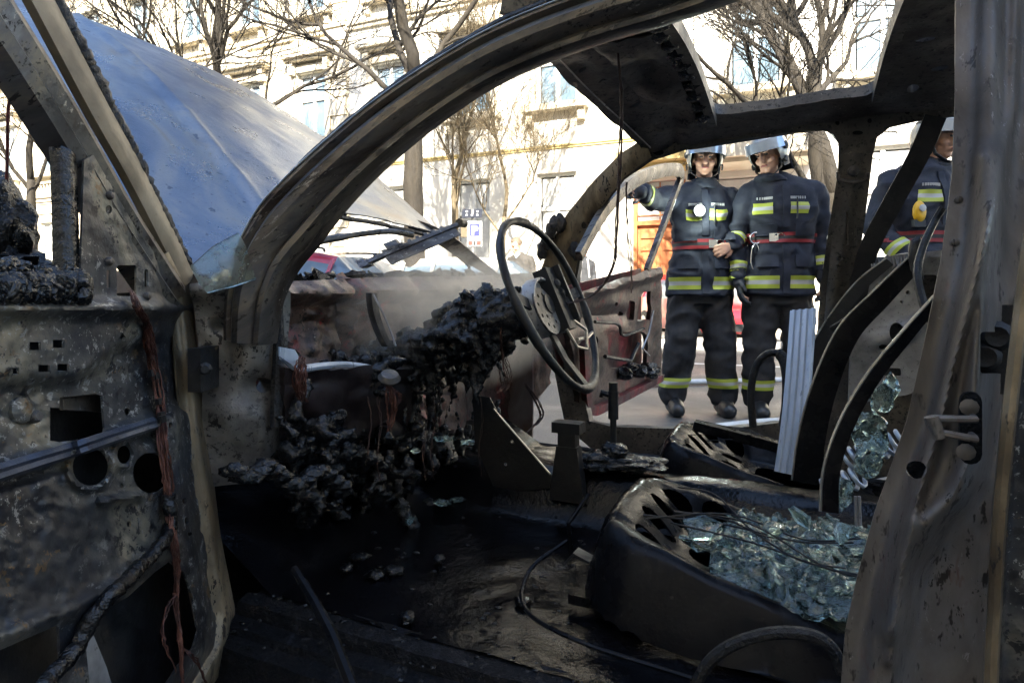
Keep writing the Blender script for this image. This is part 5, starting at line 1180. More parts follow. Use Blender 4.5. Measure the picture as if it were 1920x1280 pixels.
# ribbed alloy strip standing between the seats
P = [Vector(p) for p in cr([onw(1476, 888, .72), onw(1488, 800, .75), onw(1497, 700, .79), onw(1505, 580, .84)], 8)]
fr = frames(P, V2); prof = []
for i in range(25):
    x = -.5 + i / 24; prof.append((x * .060, .004 * (1 if (i // 3) % 2 else 0)))
prof += [(x, y - .004) for x, y in reversed(prof)]
n = len(prof); vs_ = []
tilt = .5
for i, p in enumerate(P):
    a = (U2 * .80 + V2 * -.45).normalized(); b = fr[i][1]; t = (P[min(i + 1, len(P) - 1)] - P[max(0, i - 1)]).normalized(); a = (a - t * a.dot(t)).normalized(); nn = t.cross(a)
    nn = nn if nn.y < 0 else -nn
    vs_ += [p + a * x + nn * y for x, y in prof]
m = MB(); m.add(vs_, [(i * n + j, i * n + (j + 1) % n, (i + 1) * n + (j + 1) % n, (i + 1) * n + j) for i in range(len(P) - 1) for j in range(n)] + [tuple(range(n)), tuple(range((len(P) - 1) * n, len(P) * n))])
part(m, 'ribbed_alloy_strip', MT['alu'], smooth=25, label='pale blue ribbed metal strip standing between the seats')
# seat-belt hose loop at the foot of the near post
m = MB(); P = [onw(x, y, .09) for x, y in cr([(1296, 1300), (1330, 1240), (1380, 1205), (1450, 1186), (1520, 1190), (1560, 1215), (1580, 1260)], 8)]; m.tube(P, .0075, 8); part(m, 'black_loop_hose', MT['rubber'])

# --- glass on the driver seat: a slumped mass and single shards
GH = thing('broken_glass_heap', C(.76, .30, .38), 'heap of melted greenish window glass on the driver seat', 'glass')
def ghf(a, b):
    s, w = lerp(.67, .99, a), lerp(.215, .565, b)
    e = min(1, 5 * min(a, 1 - a) + .1) * min(1, 5 * min(b, 1 - b) + .1)
    z = .366 + .040 * e * (.55 + .9 * abs(fb((s, w, 0), 8))) + .020 * fb((s, w, 1), 21) + .008 * fb((s, w, 1), 50)
    return C(s + .02 * fb((w, 0, s), 9), w + .02 * fb((s, 5, w), 9), z)
m = MB(); m.grid(ghf, 80, 80, thick=.006); m.build('slumped_glass', MT['melt'], GH, 80)
shd = []
for k in range(8):
    q = MB(); rr = random.Random(100 + k); n = rr.randint(5, 7); top = []
    for j in range(n):
        t = 6.283 * j / n; r = rr.uniform(.55, 1.0); top.append(Vector((math.cos(t) * r * .026, math.sin(t) * r * .02, rr.uniform(-.004, .006))))
    bot = [p - Z * .005 for p in top]; c1 = Vector((0, 0, rr.uniform(.002, .008)))
    q.add(top + bot + [c1], [(j, (j + 1) % n, 2 * n) for j in range(n)] + [tuple(range(2 * n - 1, n - 1, -1))] + [(j, j + n, (j + 1) % n + n, (j + 1) % n) for j in range(n)])
    shd.append(q)
sdat = {}
for i in range(270):
    k = i % 8; a, b = rnd.uniform(.03, .95), rnd.uniform(.05, .95)
    if k not in sdat: o = shd[k].build('glass_shard', MT['melt'], GH, 0); sdat[k] = o.data
    else: o = bpy.data.objects.new('glass_shard', sdat[k]); COL.objects.link(o); attach(o, GH)
    o.location = ghf(a, b) + Z * .004; o.rotation_euler = (rnd.uniform(-.7, .7), rnd.uniform(-.7, .7), rnd.uniform(0, 6.28)); q = rnd.uniform(.14, .55) * (1.35 if i % 7 == 0 else 1); o.scale = (q, q, q)
for px, py, q in ((1318, 990, 1.5), (1300, 1015, 1.2), (1500, 968, 1.1), (1450, 990, 1.0), (1580, 1000, 1.0)):
    o = bpy.data.objects.new('glass_shard', sdat[rnd.randint(0, 7)]); COL.objects.link(o); attach(o, GH)
    o.location = onw(px, py, .30); o.rotation_euler = (rnd.uniform(.5, 1.1), rnd.uniform(-.4, .4), rnd.uniform(0, 6.28)); o.scale = (q, q, q)
m = MB(); rg = random.Random(9)      # ash and crumbs on the sill
for i in range(170):
    q = rg.uniform(.001, .0035); s_, x_ = rg.uniform(-.05, .92), rg.uniform(-.05, .09); z_ = interp(x_, [-.065, -.058, -.03, 0, .022, .052, .09], [.20, .245, .262, .286, .292, .284, .25]); m.blob(C(s_, .02 + x_, z_ + q * .3), (q * 1.5, q, q * .7), i, .5, 2, 1)
part(m, 'sill_crumbs', MT['char'], smooth=60, kind='stuff')
# ------------------------------------------------------------------ people
def hand(m, wrist, dirv, palm_n, r=1.0, curl=.5, thumb_side=1, spread=.16):
    """palm and five jointed fingers; dirv: towards the fingers, palm_n: out of the palm"""
    d = Vector(dirv).normalized(); pn = Vector(palm_n); pn = (pn - d * pn.dot(d)).normalized(); sd_ = d.cross(pn) * thumb_side
    w = Vector(wrist)
    for k in range(4):
        x = (k - 1.5) * .020 * r
        capsule(m, w + d * .01, w + d * .085 * r + sd_ * -x, .017 * r, .0125 * r, 8)
        L = (.072, .080, .075, .058)[k] * r; a = w + d * .088 * r - sd_ * x; dd = (d - sd_ * (k - 1.5) * spread * .6).normalized()
        for q in range(3):
            th = curl * (q + .6) * .75; e = dd * math.cos(th) + pn * math.sin(th); b = a + e * L * (.42, .32, .26)[q]
            capsule(m, a, b, (.0100 - .0008 * q) * r, (.0095 - .0010 * q) * r, 8); a = b
    a = w + d * .028 * r + sd_ * .028 * r; e1 = (d * .7 + sd_ * .65 + pn * .25).normalized()
    capsule(m, w + d * .02 + sd_ * .01, a, .016 * r, .014 * r, 8); b = a + e1 * .035 * r; capsule(m, a, b, .0125 * r, .011 * r, 8)
    e2 = (d * .95 + sd_ * .2 + pn * .35).normalized(); capsule(m, b, b + e2 * .030 * r, .011 * r, .0095 * r, 8)
def strip(bvh, A, B, f0, f1, a0, a1, name, mats, parent, n=28, front=(0, -1, 0), dip=0.0, off=.005, lim=.4):
    """a reflective band laid on a garment: rows between f0 and f1 along the axis A-B, from angle a0 to a1 round it"""
    A, B = Vector(A), Vector(B); ax = (B - A).normalized(); fx = Vector(front); fx = (fx - ax * fx.dot(ax)).normalized(); sx = fx.cross(ax)
    rows = 3 * 2; P = []
    for i in range(n + 1):
        t = R(lerp(a0, a1, i / n)); d = fx * math.cos(t) + sx * math.sin(t); col = []
        for j in range(rows + 1):
            q = A.lerp(B, lerp(f0, f1, j / rows)) + ax * (dip * math.sin(math.pi * i / n))
            h = bvh.ray_cast(q, d, .6)
            col.append(h[0] + d * off if h[0] is not None and h[3] < lim else q + d * .05)
        P.append(col)
    m = MB(); r1 = rows + 1
    vs_ = [p for c in P for p in c]
    fs_ = [(i * r1 + j, (i + 1) * r1 + j, (i + 1) * r1 + j + 1, i * r1 + j + 1) for i in range(n) for j in range(rows)]
    m.add(vs_, fs_); m.m = [(0, 0, 1, 1, 0, 0)[j] for i in range(n) for j in range(rows)]
    o = m.build(name, mats, None, 60); o.parent = parent; return o
M_SKIN = surf('skin', [(.3, (.42, .22, .15)), (.6, (.52, .30, .21)), (.8, (.56, .34, .25))], 12, (.45, .6), 0, .1)
M_NAVY = surf('navy_turnout_cloth', [(.3, (.007, .0095, .017)), (.6, (.014, .018, .032)), (.8, (.026, .032, .052))], 7, (.7, .9), 0, .35, bscale=160, bdist=.003)
M_NAVY2 = surf('black_turnout_trousers', [(.3, (.008, .008, .010)), (.6, (.015, .015, .018)), (.8, (.026, .026, .030))], 7, (.7, .9), 0, .35, bscale=160, bdist=.003)
M_LIME = plain('lime_reflective_tape', (.36, .41, .045), .5)
M_GREY = plain('silver_reflective_tape', (.40, .40, .39), .4)
M_RED = plain('red_webbing', (.19, .010, .014), .6)
M_BLACK = plain('black_webbing', (.012, .012, .013), .6)
M_CHROME = plain('polished_steel', (.62, .63, .65), .15, 1.0)
M_HELM = plain('pearl_helmet_shell', (.36, .355, .33), .22, .35)
M_VIS = plain('silvered_visor', (.34, .39, .47), .16, .6)
M_BOOT = surf('black_boot_leather', [(.3, (.008, .008, .009)), (.7, (.02, .02, .022))], 10, (.25, .5), 0, .3)
M_GLOVE = surf('dark_work_glove', [(.3, (.014, .015, .018)), (.7, (.045, .047, .055))], 14, (.6, .9), 0, .4)
M_EYE = plain('dark_eye', (.02, .015, .012), .3)
M_HAIR = plain('dark_hair', (.03, .022, .016), .6)
M_LIP = plain('lips', (.30, .10, .085), .5)
def headrot(yaw, pitch, roll=0): return Matrix.Rotation(R(yaw), 3, 'Z') @ Matrix.Rotation(R(pitch), 3, 'X') @ Matrix.Rotation(R(roll), 3, 'Y')
def head_shapes(m, c, Mx):
    o = len(m.v)
    ellip(m, (0, .012, .03), (.076, .094, .092)); ellip(m, (0, -.020, -.035), (.062, .068, .078)); ellip(m, (0, -.052, -.088), (.030, .028, .024))
    capsule(m, (0, -.088, .018), (0, -.112, -.022), .009, .014); ellip(m, (0, -.108, -.026), (.020, .014, .012))
    for s in (-1, 1): ellip(m, (s * .074, .018, -.012), (.010, .020, .032)); ellip(m, (s * .030, -.080, .030), (.026, .012, .009)); ellip(m, (s * .042, -.062, -.025), (.024, .022, .022))
    ellip(m, (0, -.086, -.058), (.026, .012, .010))
    for i in range(o, len(m.v)): m.v[i] = Mx @ m.v[i] + Vector(c)
def face_parts(person, c, Mx, hair=None, beard=False):
    def loc(m):
        for i in range(len(m.v)): m.v[i] = Mx @ m.v[i] + Vector(c)
        return m
    for s in (-1, 1):
        m = MB(); ellip(m, (s * .030, -.088, .012), (.013, .006, .006), 8); o = loc(m).build('eye', M_EYE, None, 60); o.parent = person
        m = MB(); capsule(m, (s * .016, -.094, .031), (s * .046, -.084, .032), .004, .003, 6); o = loc(m).build('eyebrow', M_HAIR, None, 60); o.parent = person
    m = MB(); capsule(m, (-.018, -.094, -.056), (.018, -.094, -.056), .006, .006, 8); o = loc(m).build('mouth', M_LIP, None, 60); o.parent = person
    if hair:
        m = MB()
        def hf(a, b):
            az = a * 2 * math.pi; lo = -.2 if abs(math.atan2(math.sin(az + math.pi / 2), math.cos(az + math.pi / 2))) > 1.2 else .62
            ph = lerp(math.pi / 2, lo, b); return Vector((.083 * math.cos(ph) * math.cos(az), .012 + .101 * math.cos(ph) * math.sin(az), .03 + .099 * math.sin(ph))) * (1 + .02 * noise.noise(Vector((az * 3, ph * 4, 0))))
        m.grid(hf, 32, 10, thick=.006); o = loc(m).build('hair', hair, None, 60); o.parent = person
def person(loc, rz, label, P, kind):
    T = thing('person', loc, label, 'person', 'firefighters beside the wreck' if kind == 'fire' else 'bystanders on the pavement', rz, local=True)
    hx, hy, hz = P['head']; Mx = headrot(*P['hrot'])
    sR, eR, wR = [Vector(p) for p in P['armR']]; sL, eL, wL = [Vector(p) for p in P['armL']]
    lg = P['legs']
    tor = P['torso']      # rings bottom to top
    # one continuous body
    m = MB(); head_shapes(m, P['head'], Mx)
    top = tor[-1]; capsule(m, (top[0], top[1], top[2] - .1), (hx, hy + .01, hz - .06), .058, .055)
    loft(m, [(x, y, z, rx * .75, ry * .75) for x, y, z, rx, ry in tor])
    for s_, e_, w_ in ((sR, eR, wR), (sL, eL, wL)): capsule(m, s_, e_, .05, .042); capsule(m, e_, w_, .042, .030)
    for hp, kn, an in lg: capsule(m, hp, kn, .075, .055); capsule(m, kn, an, .055, .038); capsule(m, Vector(an) - Z * .03, Vector(an) + Vector((0, -.13, -.055)), .035, .03)
    for w_, key in ((wR, 'handR'), (wL, 'handL')):
        h = P[key]; hand(m, w_, h['d'], h['n'], 1.0, h.get('curl', .5), h.get('side', 1))
    put(remesh(m, .0068, 2), 'body', M_SKIN, T)
    face_parts(T, P['head'], Mx, P.get('hair'))
    # jacket
    m = MB(); loft(m, tor)
    k = P.get('sleeve', 1.0)
    for s_, e_, w_ in ((sR, eR, wR), (sL, eL, wL)):
        capsule(m, s_, e_, .083 * k, .070 * k); capsule(m, e_, lerp(e_, w_, .93), .070 * k, .056 * k)
    sh = (sR + sL) / 2; capsule(m, sR, (top[0], top[1], top[2] - .04), .072 * k, .07 * k); capsule(m, sL, (top[0], top[1], top[2] - .04), .072 * k, .07 * k)
    jm = remesh(m, .011, 3, (.015 if kind == 'fire' else .007, 5.5, P.get('seed', 1)))
    bj = BVHTree.FromPolygons([v.co.copy() for v in jm.vertices], [tuple(p.vertices) for p in jm.polygons])
    put(jm, 'jacket', P.get('jmat', M_NAVY), T)
    m = MB()
    for hp, kn, an in lg:
        capsule(m, hp, kn, .122, .106); an = Vector(an); capsule(m, kn, an + Z * .03, .106, .100)
    z0 = tor[0][2]; loft(m, [(tor[0][0], tor[0][1], z0 - .06, .16, .125), (tor[0][0], tor[0][1], z0 + .12, .17, .13)])
    tm = remesh(m, .012, 2, (.016, 5.0, P.get('seed', 1) + 5)); bt = BVHTree.FromPolygons([v.co.copy() for v in tm.vertices], [tuple(p.vertices) for p in tm.polygons])
    put(tm, 'trousers', P.get('tmat', M_NAVY2), T)
    for hp, kn, an in lg:
        an = Vector(an); m = MB(); q = Vector((0, -1, 0))
        capsule(m, an + Z * .02, an - Z * .03, .068, .066); capsule(m, an + Vector((0, .035, -.058)), an + Vector((0, -.16, -.070)), .054, .050); capsule(m, an + Vector((0, -.10, -.048)), an + Vector((0, -.18, -.062)), .055, .048)
        bo = remesh(m, .009, 2); zf = -(an.z - .002)
        for v in bo.vertices: v.co.z = max(v.co.z, .002)
        put(bo, 'boot', M_BOOT, T)
    m = MB(); nk = Vector((top[0], top[1], top[2])); ring = []
    for i in range(7):
        t = i / 6; ring.append((lerp(nk.x, hx, t * .8), lerp(nk.y, hy + .015, t * .8) , lerp(nk.z - .05, hz - .125, t), lerp(.105, .078, t), lerp(.095, .074, t)))
    if kind == 'fire':
        loft(m, ring); ellip(m, (hx, hy + .03, hz - .145), (.092, .088, .032)); put(remesh(m, .010, 2, (.006, 14, 3)), 'neck_scarf', P.get('scarf', M_NAVY), T)
    for key, w_, e_ in (('handR', wR, eR), ('handL', wL, eL)):
        h = P[key]
        if h.get('glove'):
            m = MB(); hand(m, w_, h['d'], h['n'], 1.22, h.get('curl', .5), h.get('side', 1)); capsule(m, lerp(e_, w_, .82), w_ + Vector(h['d']).normalized() * .03, .055, .045)
            put(remesh(m, .0075, 1), 'glove', M_GLOVE, T)
            m = MB(); a = lerp(e_, w_, .80); ax = (w_ - e_).normalized(); m.tube([a, a + ax * .012], .058, 16); o = m.build('glove_cuff', M_LIME if h.get('lime') else M_BLACK, None, 60); o.parent = T
    if kind != 'fire': return T, bj, bt
    # helmet
    def hl(m):
        for i in range(len(m.v)): m.v[i] = Mx @ m.v[i] + Vector(P['head'])
        return m
    def shell(a, b):
        az = a * 2 * math.pi; fr_ = math.cos(az + math.pi / 2)            # 1 at the front
        lo = interp(fr_, [-1, -.2, .42, .62, 1], [-.75, -.72, -.62, .30, .36]); ph = lerp(math.pi / 2, lo, b)
        rx, ry, rz_ = .122, .145, .138
        return Vector((rx * math.cos(ph) * math.cos(az), .012 + ry * math.cos(ph) * math.sin(az), .02 + rz_ * math.sin(ph)))
    m = MB(); m.grid(shell, 48, 16, thick=-.006); hm = hl(m).build('helmet', M_HELM, None, 60); hm.parent = T
    m = MB(); m.grid(lambda a, b: Vector((.128 * math.cos(R(lerp(-78, 78, a)) - math.pi / 2) * lerp(1.0, 1.03, b), .010 + (.152 + .010 * b) * math.sin(R(lerp(-78, 78, a)) - math.pi / 2), lerp(.098, .038 - .012 * abs(2 * a - 1), b))), 30, 6, thick=.004)
    o = hl(m).build('visor', M_VIS, hm, 60)
    m = MB(); m.sweep([Vector((0, .012 + .146 * math.cos(t), .02 + .138 * math.sin(t))) for t in np.linspace(R(12), R(150), 20)], [(-.016, -.004), (.016, -.004), (.012, .005), (-.012, .005)], ref=Vector((1, 0, 0))); hl(m).build('crest', M_HELM, hm, 40)
    for s in (-1, 1):
        m = MB(); m.lathe([(.024, 0), (.026, .012), (.012, .020)], 14, (s * .118, .0, .03), (s, 0, 0)); m.lathe([(.020, 0), (.021, .008), (.008, .012)], 12, (s * .112, -.01, -.05), (s, 0, 0)); hl(m).build('ear_knob', M_BLACK, hm, 40)
        m = MB(); m.sweep([Vector((s * .100, -.02, -.02)), Vector((s * .085, -.045, -.09)), Vector((s * .04, -.075, -.122)), Vector((0, -.085, -.128))], [(-.010, -.002), (.010, -.002), (.010, .003), (-.010, .003)], ref=Vector((0, 1, 0))); hl(m).build('chin_strap', M_BLACK, hm, 40)
    m = MB(); m.grid(lambda a, b: Vector((.108 * math.cos(R(lerp(25, 155, a))), .02 + .112 * math.sin(R(lerp(25, 155, a))), lerp(.02, -.13, b))), 16, 6, thick=.01); hl(m).build('helmet_neck_cape', M_NAVY, hm, 60)
    m = MB(); m.grid(lambda a, b: Vector((.099 * math.cos(R(lerp(-20, 200, a))), .008 + .118 * math.sin(R(lerp(-20, 200, a))), lerp(.10, -.09, b))), 20, 6, thick=.008); hl(m).build('helmet_lining', M_BLACK, hm, 60)
    # reflective bands
    tape = [M_LIME, M_GREY]
    zb = lambda z: (0, 0, z)
    cx, cy_ = tor[3][0], tor[3][1]
    for a0, a1 in P['chest']: strip(bj, (cx, cy_, P['zch'] - .05), (cx, cy_, P['zch'] + .05), .12, .82, a0, a1, 'chest_band', tape, T, 14, dip=P.get('dip', 0))
    for a0, a1 in P['chest']:
        m = MB(); 
        for i in range(9):
            t = R(lerp(a0, a1, (i + .9) / 10.5)); d = Vector((math.sin(t), -math.cos(t), 0)); d = Vector((-math.sin(t), -math.cos(t), 0)); h = bj.ray_cast(Vector((cx, cy_, P['zch'] + .062)), d, .6)
            if h[0]:
                sdv = d.cross(Z)
                m.box(h[0] + d * .003, d * .002, sdv * .0045, Z * .008)
        if m.v: o = m.build('lettering', M_GREY, None, 0); o.parent = T; o['kind'] = 'stuff'
    bx = tor[0]
    for a0, a1 in P['hem']: strip(bj, (bx[0], bx[1], bx[2] + .03), (bx[0], bx[1], bx[2] + .13), .10, .90, a0, a1, 'hem_band', tape, T, 18)
    for s_, e_, w_ in ((sR, eR, wR), (sL, eL, wL)): strip(bj, e_, w_, .62, .86, -180, 180, 'sleeve_band', tape, T, 24, front=(0.05, -1, .1), lim=.095)
    for hp, kn, an in lg: strip(bt, Vector(an) + Z * .06, Vector(an) + Z * .16, .1, .75, -180, 180, 'leg_band', tape, T, 24)
    zbelt = P['zbelt']
    A = Vector((tor[2][0], tor[2][1], zbelt - .05)); B = A + Z * .1
    strip(bj, A, B, .18, .82, -180, 180, 'belt', [M_RED, M_BLACK], T, 44, off=.007)
    h = bj.ray_cast(Vector((tor[2][0], tor[2][1], zbelt)), Vector((P['buckle'], -1, 0)).normalized(), .6); p = h[0] if h[0] else Vector((0, -.2, zbelt))
    m = MB(); m.box(p + Vector((0, -.012, 0)), (.028, 0, 0), (0, .006, 0), (0, 0, .026)); m.tube([p + Vector((.045 + .026 * math.cos(t), -.014, .026 * math.sin(t))) for t in np.linspace(0, 6.2, 16)], .005, 6); o = m.build('belt_buckle', M_CHROME, None, 40); o.parent = T
    # jacket front flap and pocket flaps
    for x, z0_, z1_, wd in ((.0, tor[0][2] + .01, tor[5][2] - .04, .022),):
        Pf = []
        for z in np.linspace(z0_, z1_, 26):
            hh = bj.ray_cast(Vector((cx + x, -1, z)), Vector((0, 1, 0)), 2)
            if hh[0] and abs(z - P['zbelt']) > .045: Pf.append(hh[0] + Vector((0, -.003, 0)))
        if len(Pf) > 4:
            m = MB(); lo = [p for p in Pf if p.z < P['zbelt']]; hi = [p for p in Pf if p.z > P['zbelt']]
            for seg in (lo, hi):
                if len(seg) > 2: m.sweep(seg, [(-wd, -.004), (wd, -.004), (wd, .004), (-wd, .004)], ref=Vector((1, 0, 0)))
            o = m.build('front_flap', P.get('jmat', M_NAVY), None, 40); o.parent = T
    for x, z in ((-.115, 1.04), (.12, 1.04), (-.12, P['zch'] - .10), (.12, P['zch'] - .10)):
        m = MB()
        def pf(a, b, x=x, z=z):
            hh = bj.ray_cast(Vector((cx + x + (a - .5) * .13, -1, z - b * .075)), Vector((0, 1, 0)), 2); q = hh[0] if hh[0] else Vector((cx + x, -.16, z))
            return q + Vector((0, -.007 - .006 * b, 0))
        m.grid(pf, 8, 5, thick=.006); o = m.build('pocket_flap', P.get('jmat', M_NAVY), None, 40); o.parent = T
    # pen-like pocket tab on the chest
    h = bj.ray_cast(Vector((cx, cy_, P['zch'])), Vector((.42, -1, 0)).normalized(), .6)
    if h[0]: m = MB(); m.tube([h[0] + Vector((0, -.008, .06)), h[0] + Vector((0, -.012, -.03)), h[0] + Vector((0, -.008, -.07))], .005, 6); o = m.build('chest_strap', M_BLACK, None, 60); o.parent = T
    return T, bj, bt
# shoulder-height figures; local x runs to the picture's right, the figures face -y
F1 = dict(head=(.018, -.05, 1.69), hrot=(-10, 8, 3), torso=[(-.01, 0, .79, .225, .165), (-.01, 0, .95, .215, .155), (0, 0, 1.13, .182, .135), (0, -.005, 1.33, .215, .145), (0, 0, 1.44, .195, .12), (.01, -.005, 1.52, .11, .085), (.012, -.01, 1.55, .088, .08)],
          armR=((-.185, -.01, 1.44), (-.36, -.18, 1.41), (-.45, -.40, 1.42)), armL=((.195, 0, 1.44), (.285, -.02, 1.20), (.185, -.15, 1.12)),
          handR=dict(d=(-.75, -.62, .0), n=(.5, -.75, -.2), curl=.75, side=-1, glove=True, lime=True), handL=dict(d=(-.85, -.25, -.35), n=(.1, 1, 0), curl=.8, side=1),
          legs=[((-.10, .01, .80), (-.145, -.03, .45), (-.185, .02, .11)), ((.10, .01, .80), (.125, -.03, .45), (.150, .0, .11))],
          chest=((8, 46), (-52, -12)), hem=((8, 80), (-80, -22)), zch=1.32, zbelt=1.125, buckle=.35, seed=1, dip=-.008)
T1, b1, _ = person((1.315, 4.28, 0), R(-4), 'firefighter pointing with a gloved arm, lit lamp on his chest', F1, 'fire')
F2 = dict(head=(-.085, -.11, 1.675), hrot=(-40, 18, -6), torso=[(0, 0, .79, .235, .165), (0, 0, .95, .225, .16), (.01, 0, 1.14, .195, .14), (.015, -.015, 1.34, .235, .15), (.005, -.02, 1.45, .215, .125), (-.03, -.04, 1.53, .12, .09), (-.045, -.05, 1.56, .09, .08)],
          armR=((-.195, -.02, 1.43), (-.275, .0, 1.15), (-.27, -.07, .90)), armL=((.225, -.01, 1.44), (.285, .03, 1.17), (.27, -.05, .93)),
          handR=dict(d=(.1, -.15, -1), n=(1, 0, 0), curl=.55, side=1, glove=True), handL=dict(d=(-.05, -.15, -1), n=(-1, 0, 0), curl=.5, side=-1, glove=True),
          legs=[((-.105, .01, .80), (-.125, -.02, .45), (-.13, .02, .11)), ((.10, .01, .80), (.13, -.02, .45), (.15, .04, .11))],
          chest=((30, 64), (-48, 0)), hem=((10, 80), (-80, -8)), zch=1.335, zbelt=1.15, buckle=-.55, seed=4)
T2, b2, _ = person((1.80, 4.15, 0), R(-10), 'firefighter in silver helmet looking down, red belt and carabiner at the waist', F2, 'fire')
F3 = dict(head=(.05, -.05, 1.70), hrot=(16, 8, 0), torso=[(0, 0, .80, .235, .165), (0, 0, .95, .225, .16), (0, 0, 1.14, .20, .14), (0, -.01, 1.34, .245, .15), (.0, -.01, 1.46, .225, .125), (.015, -.02, 1.54, .12, .09), (.02, -.02, 1.58, .09, .08)],
          armR=((-.215, -.01, 1.45), (-.30, .02, 1.19), (-.22, -.13, 1.02)), armL=((.215, -.01, 1.45), (.28, .03, 1.18), (.28, -.04, .93)),
          handR=dict(d=(.4, -.5, -.6), n=(1, 0, 0), curl=.6, side=1, glove=True), handL=dict(d=(-.05, -.15, -1), n=(-1, 0, 0), curl=.5, side=-1, glove=True),
          legs=[((-.105, .01, .80), (-.12, -.02, .45), (-.13, .02, .11)), ((.10, .01, .80), (.12, -.02, .45), (.14, .04, .11))],
          chest=((10, 52), (-60, -20)), hem=((8, 80), (-80, -8)), zch=1.36, zbelt=1.13, buckle=.2, seed=8)
T3, b3, _ = person((2.50, 3.72, 0), R(8), 'firefighter partly hidden behind the rear window bar, yellow device on his chest', F3, 'fire')
T1.scale = (1.0, 1.0, 1.04); T2.scale = (1.0, 1.0, 1.045); T3.scale = (1.03, 1.03, 1.03)
# the chest lamp of the pointing firefighter
def onperson(b, x, z):
    h = b.ray_cast(Vector((x, -1, z)), Vector((0, 1, 0)), 2); return h[0] if h[0] else Vector((x, -.15, z))
M_LAMP = plain('lit_lamp_lens', (.93, 1.0, .96), .2, 0, 45, 0)
p = onperson(b1, -.055, 1.335)
m = MB(); m.lathe([(.030, 0), (.034, .02), (.040, .05), (.040, .062)], 18, p + Vector((0, .008, 0)), (0.1, -1, 0)); o = m.build('chest_lamp', M_BLACK, None, 40); o.parent = T1
m = MB(); m.lathe([(.030, 0), (.031, .004), (.001, .010)], 18, p + Vector((.006, -.054, 0)), (0.1, -1, 0)); q = m.build('lamp_lens', M_LAMP, None, 60); q.parent = o
ld = bpy.data.lights.new('chest_lamp_light', 'POINT'); ld.energy = 1.6; ld.color = (.85, 1, .9); ld.shadow_soft_size = .03
lo_ = bpy.data.objects.new('chest_lamp_light', ld); COL.objects.link(lo_); lo_.parent = T1; lo_.location = p + Vector((.012, -.10, 0))
# carabiner and ring of the second, alarm device of the third
p = onperson(b2, -.165, 1.13) + Vector((0, -.02, 0))
m = MB(); m.tube([p + Vector((.036 * math.cos(t), 0, .036 * math.sin(t) + .02)) for t in np.linspace(0, 6.28, 18)], .006, 7)
m.tube(cr([p + Vector(v) for v in ((.0, 0, -.01), (-.024, 0, -.05), (-.030, 0, -.14), (-.010, 0, -.185), (.016, 0, -.18), (.024, 0, -.12), (.018, 0, -.05), (.0, 0, -.01))], 5), .0055, 7); o = m.build('carabiner', M_CHROME, None, 60); o.parent = T2
m = MB(); m.box(p + Vector((.05, .004, .035)), (.022, 0, 0), (0, .006, 0), (0, 0, .026)); o = m.build('belt_tag', M_GREY, None, 0); o.parent = T2
p = onperson(b3, -.16, 1.265)
m = MB(); m.blob(p + Vector((0, -.018, 0)), (.040, .022, .062), 2, .03, 1, 3); o = m.build('yellow_alarm', plain('yellow_plastic', (.60, .34, .01), .4), None, 60); o.parent = T3
m = MB(); m.lathe([(.02, 0), (.02, .006), (.012, .008)], 14, p + Vector((0, -.04, .018)), (0, -1, 0)); q = m.build('alarm_dial', M_GREY, None, 40); q.parent = o
m = MB(); m.box(p + Vector((0, -.012, -.065)), (.034, 0, 0), (0, .014, 0), (0, 0, .02)); q = m.build('alarm_base', M_BLACK, None, 0); q.parent = o
# two men on the pavement
BA = dict(head=(-.02, -.09, 1.62), hrot=(-18, 22, 0), torso=[(0, 0, .82, .19, .13), (0, 0, 1.0, .19, .125), (0, 0, 1.15, .18, .12), (0, 0, 1.32, .20, .125), (0, -.01, 1.42, .19, .105), (0, -.03, 1.49, .09, .075), (0, -.04, 1.52, .07, .065)],
          armR=((-.185, 0, 1.40), (-.24, .02, 1.13), (-.20, -.12, .95)), armL=((.185, 0, 1.40), (.24, .02, 1.13), (.20, -.12, .95)),
          handR=dict(d=(0, -.5, -.8), n=(1, 0, 0), side=1), handL=dict(d=(0, -.5, -.8), n=(-1, 0, 0), side=-1),
          legs=[((-.09, 0, .82), (-.10, -.01, .46), (-.10, 0, .11)), ((.09, 0, .82), (.10, -.01, .46), (.10, 0, .11))], seed=11, sleeve=.8,
          jmat=plain('olive_black_jacket', (.045, .04, .034), .8), hair=plain('greying_brown_hair', (.10, .075, .05), .6))
TA, ba, _ = person((.135, 9.6, 0), R(-35), 'bystander in dark jacket looking down, behind the steering wheel', BA, 'by')
m = MB(); m.sweep([Vector((-.05, -.10, 1.50)), Vector((0, -.125, 1.44)), Vector((.05, -.10, 1.50))], [(-.012, -.004), (.012, -.004), (.012, .004), (-.012, .004)], ref=Vector((0, 0, 1))); o = m.build('shirt_collar', plain('pale_blue_shirt', (.35, .45, .6), .7), None, 40); o.parent = TA
BB = dict(BA, head=(0, -.05, 1.66), hrot=(5, 2, 0), torso=[(x, y, z + .03, rx * 1.05, ry) for x, y, z, rx, ry in BA['torso']], seed=15, jmat=plain('charcoal_jacket', (.03, .032, .036), .8), hair=plain('cropped_hair', (.12, .085, .06), .8))
TB, bb, _ = person((1.50, 12.9, .14), R(8), 'bystander in charcoal jacket with pale lapels, standing by the white wall', BB, 'by')
for s in (-1, 1):
    P = []
    for z in np.linspace(1.10, 1.5, 9):
        h = bb.ray_cast(Vector((s * lerp(.10, .06, (z - 1.1) / .4), -1, z)), Vector((0, 1, 0)), 2); P.append((h[0] if h[0] else Vector((s * .08, -.14, z))) + Vector((0, -.005, 0)))
    m = MB(); m.sweep(P, [(-.016, -.003), (.016, -.003), (.016, .003), (-.016, .003)], ref=Vector((1, 0, 0))); o = m.build('pale_lapel', M_GREY, None, 40); o.parent = TB
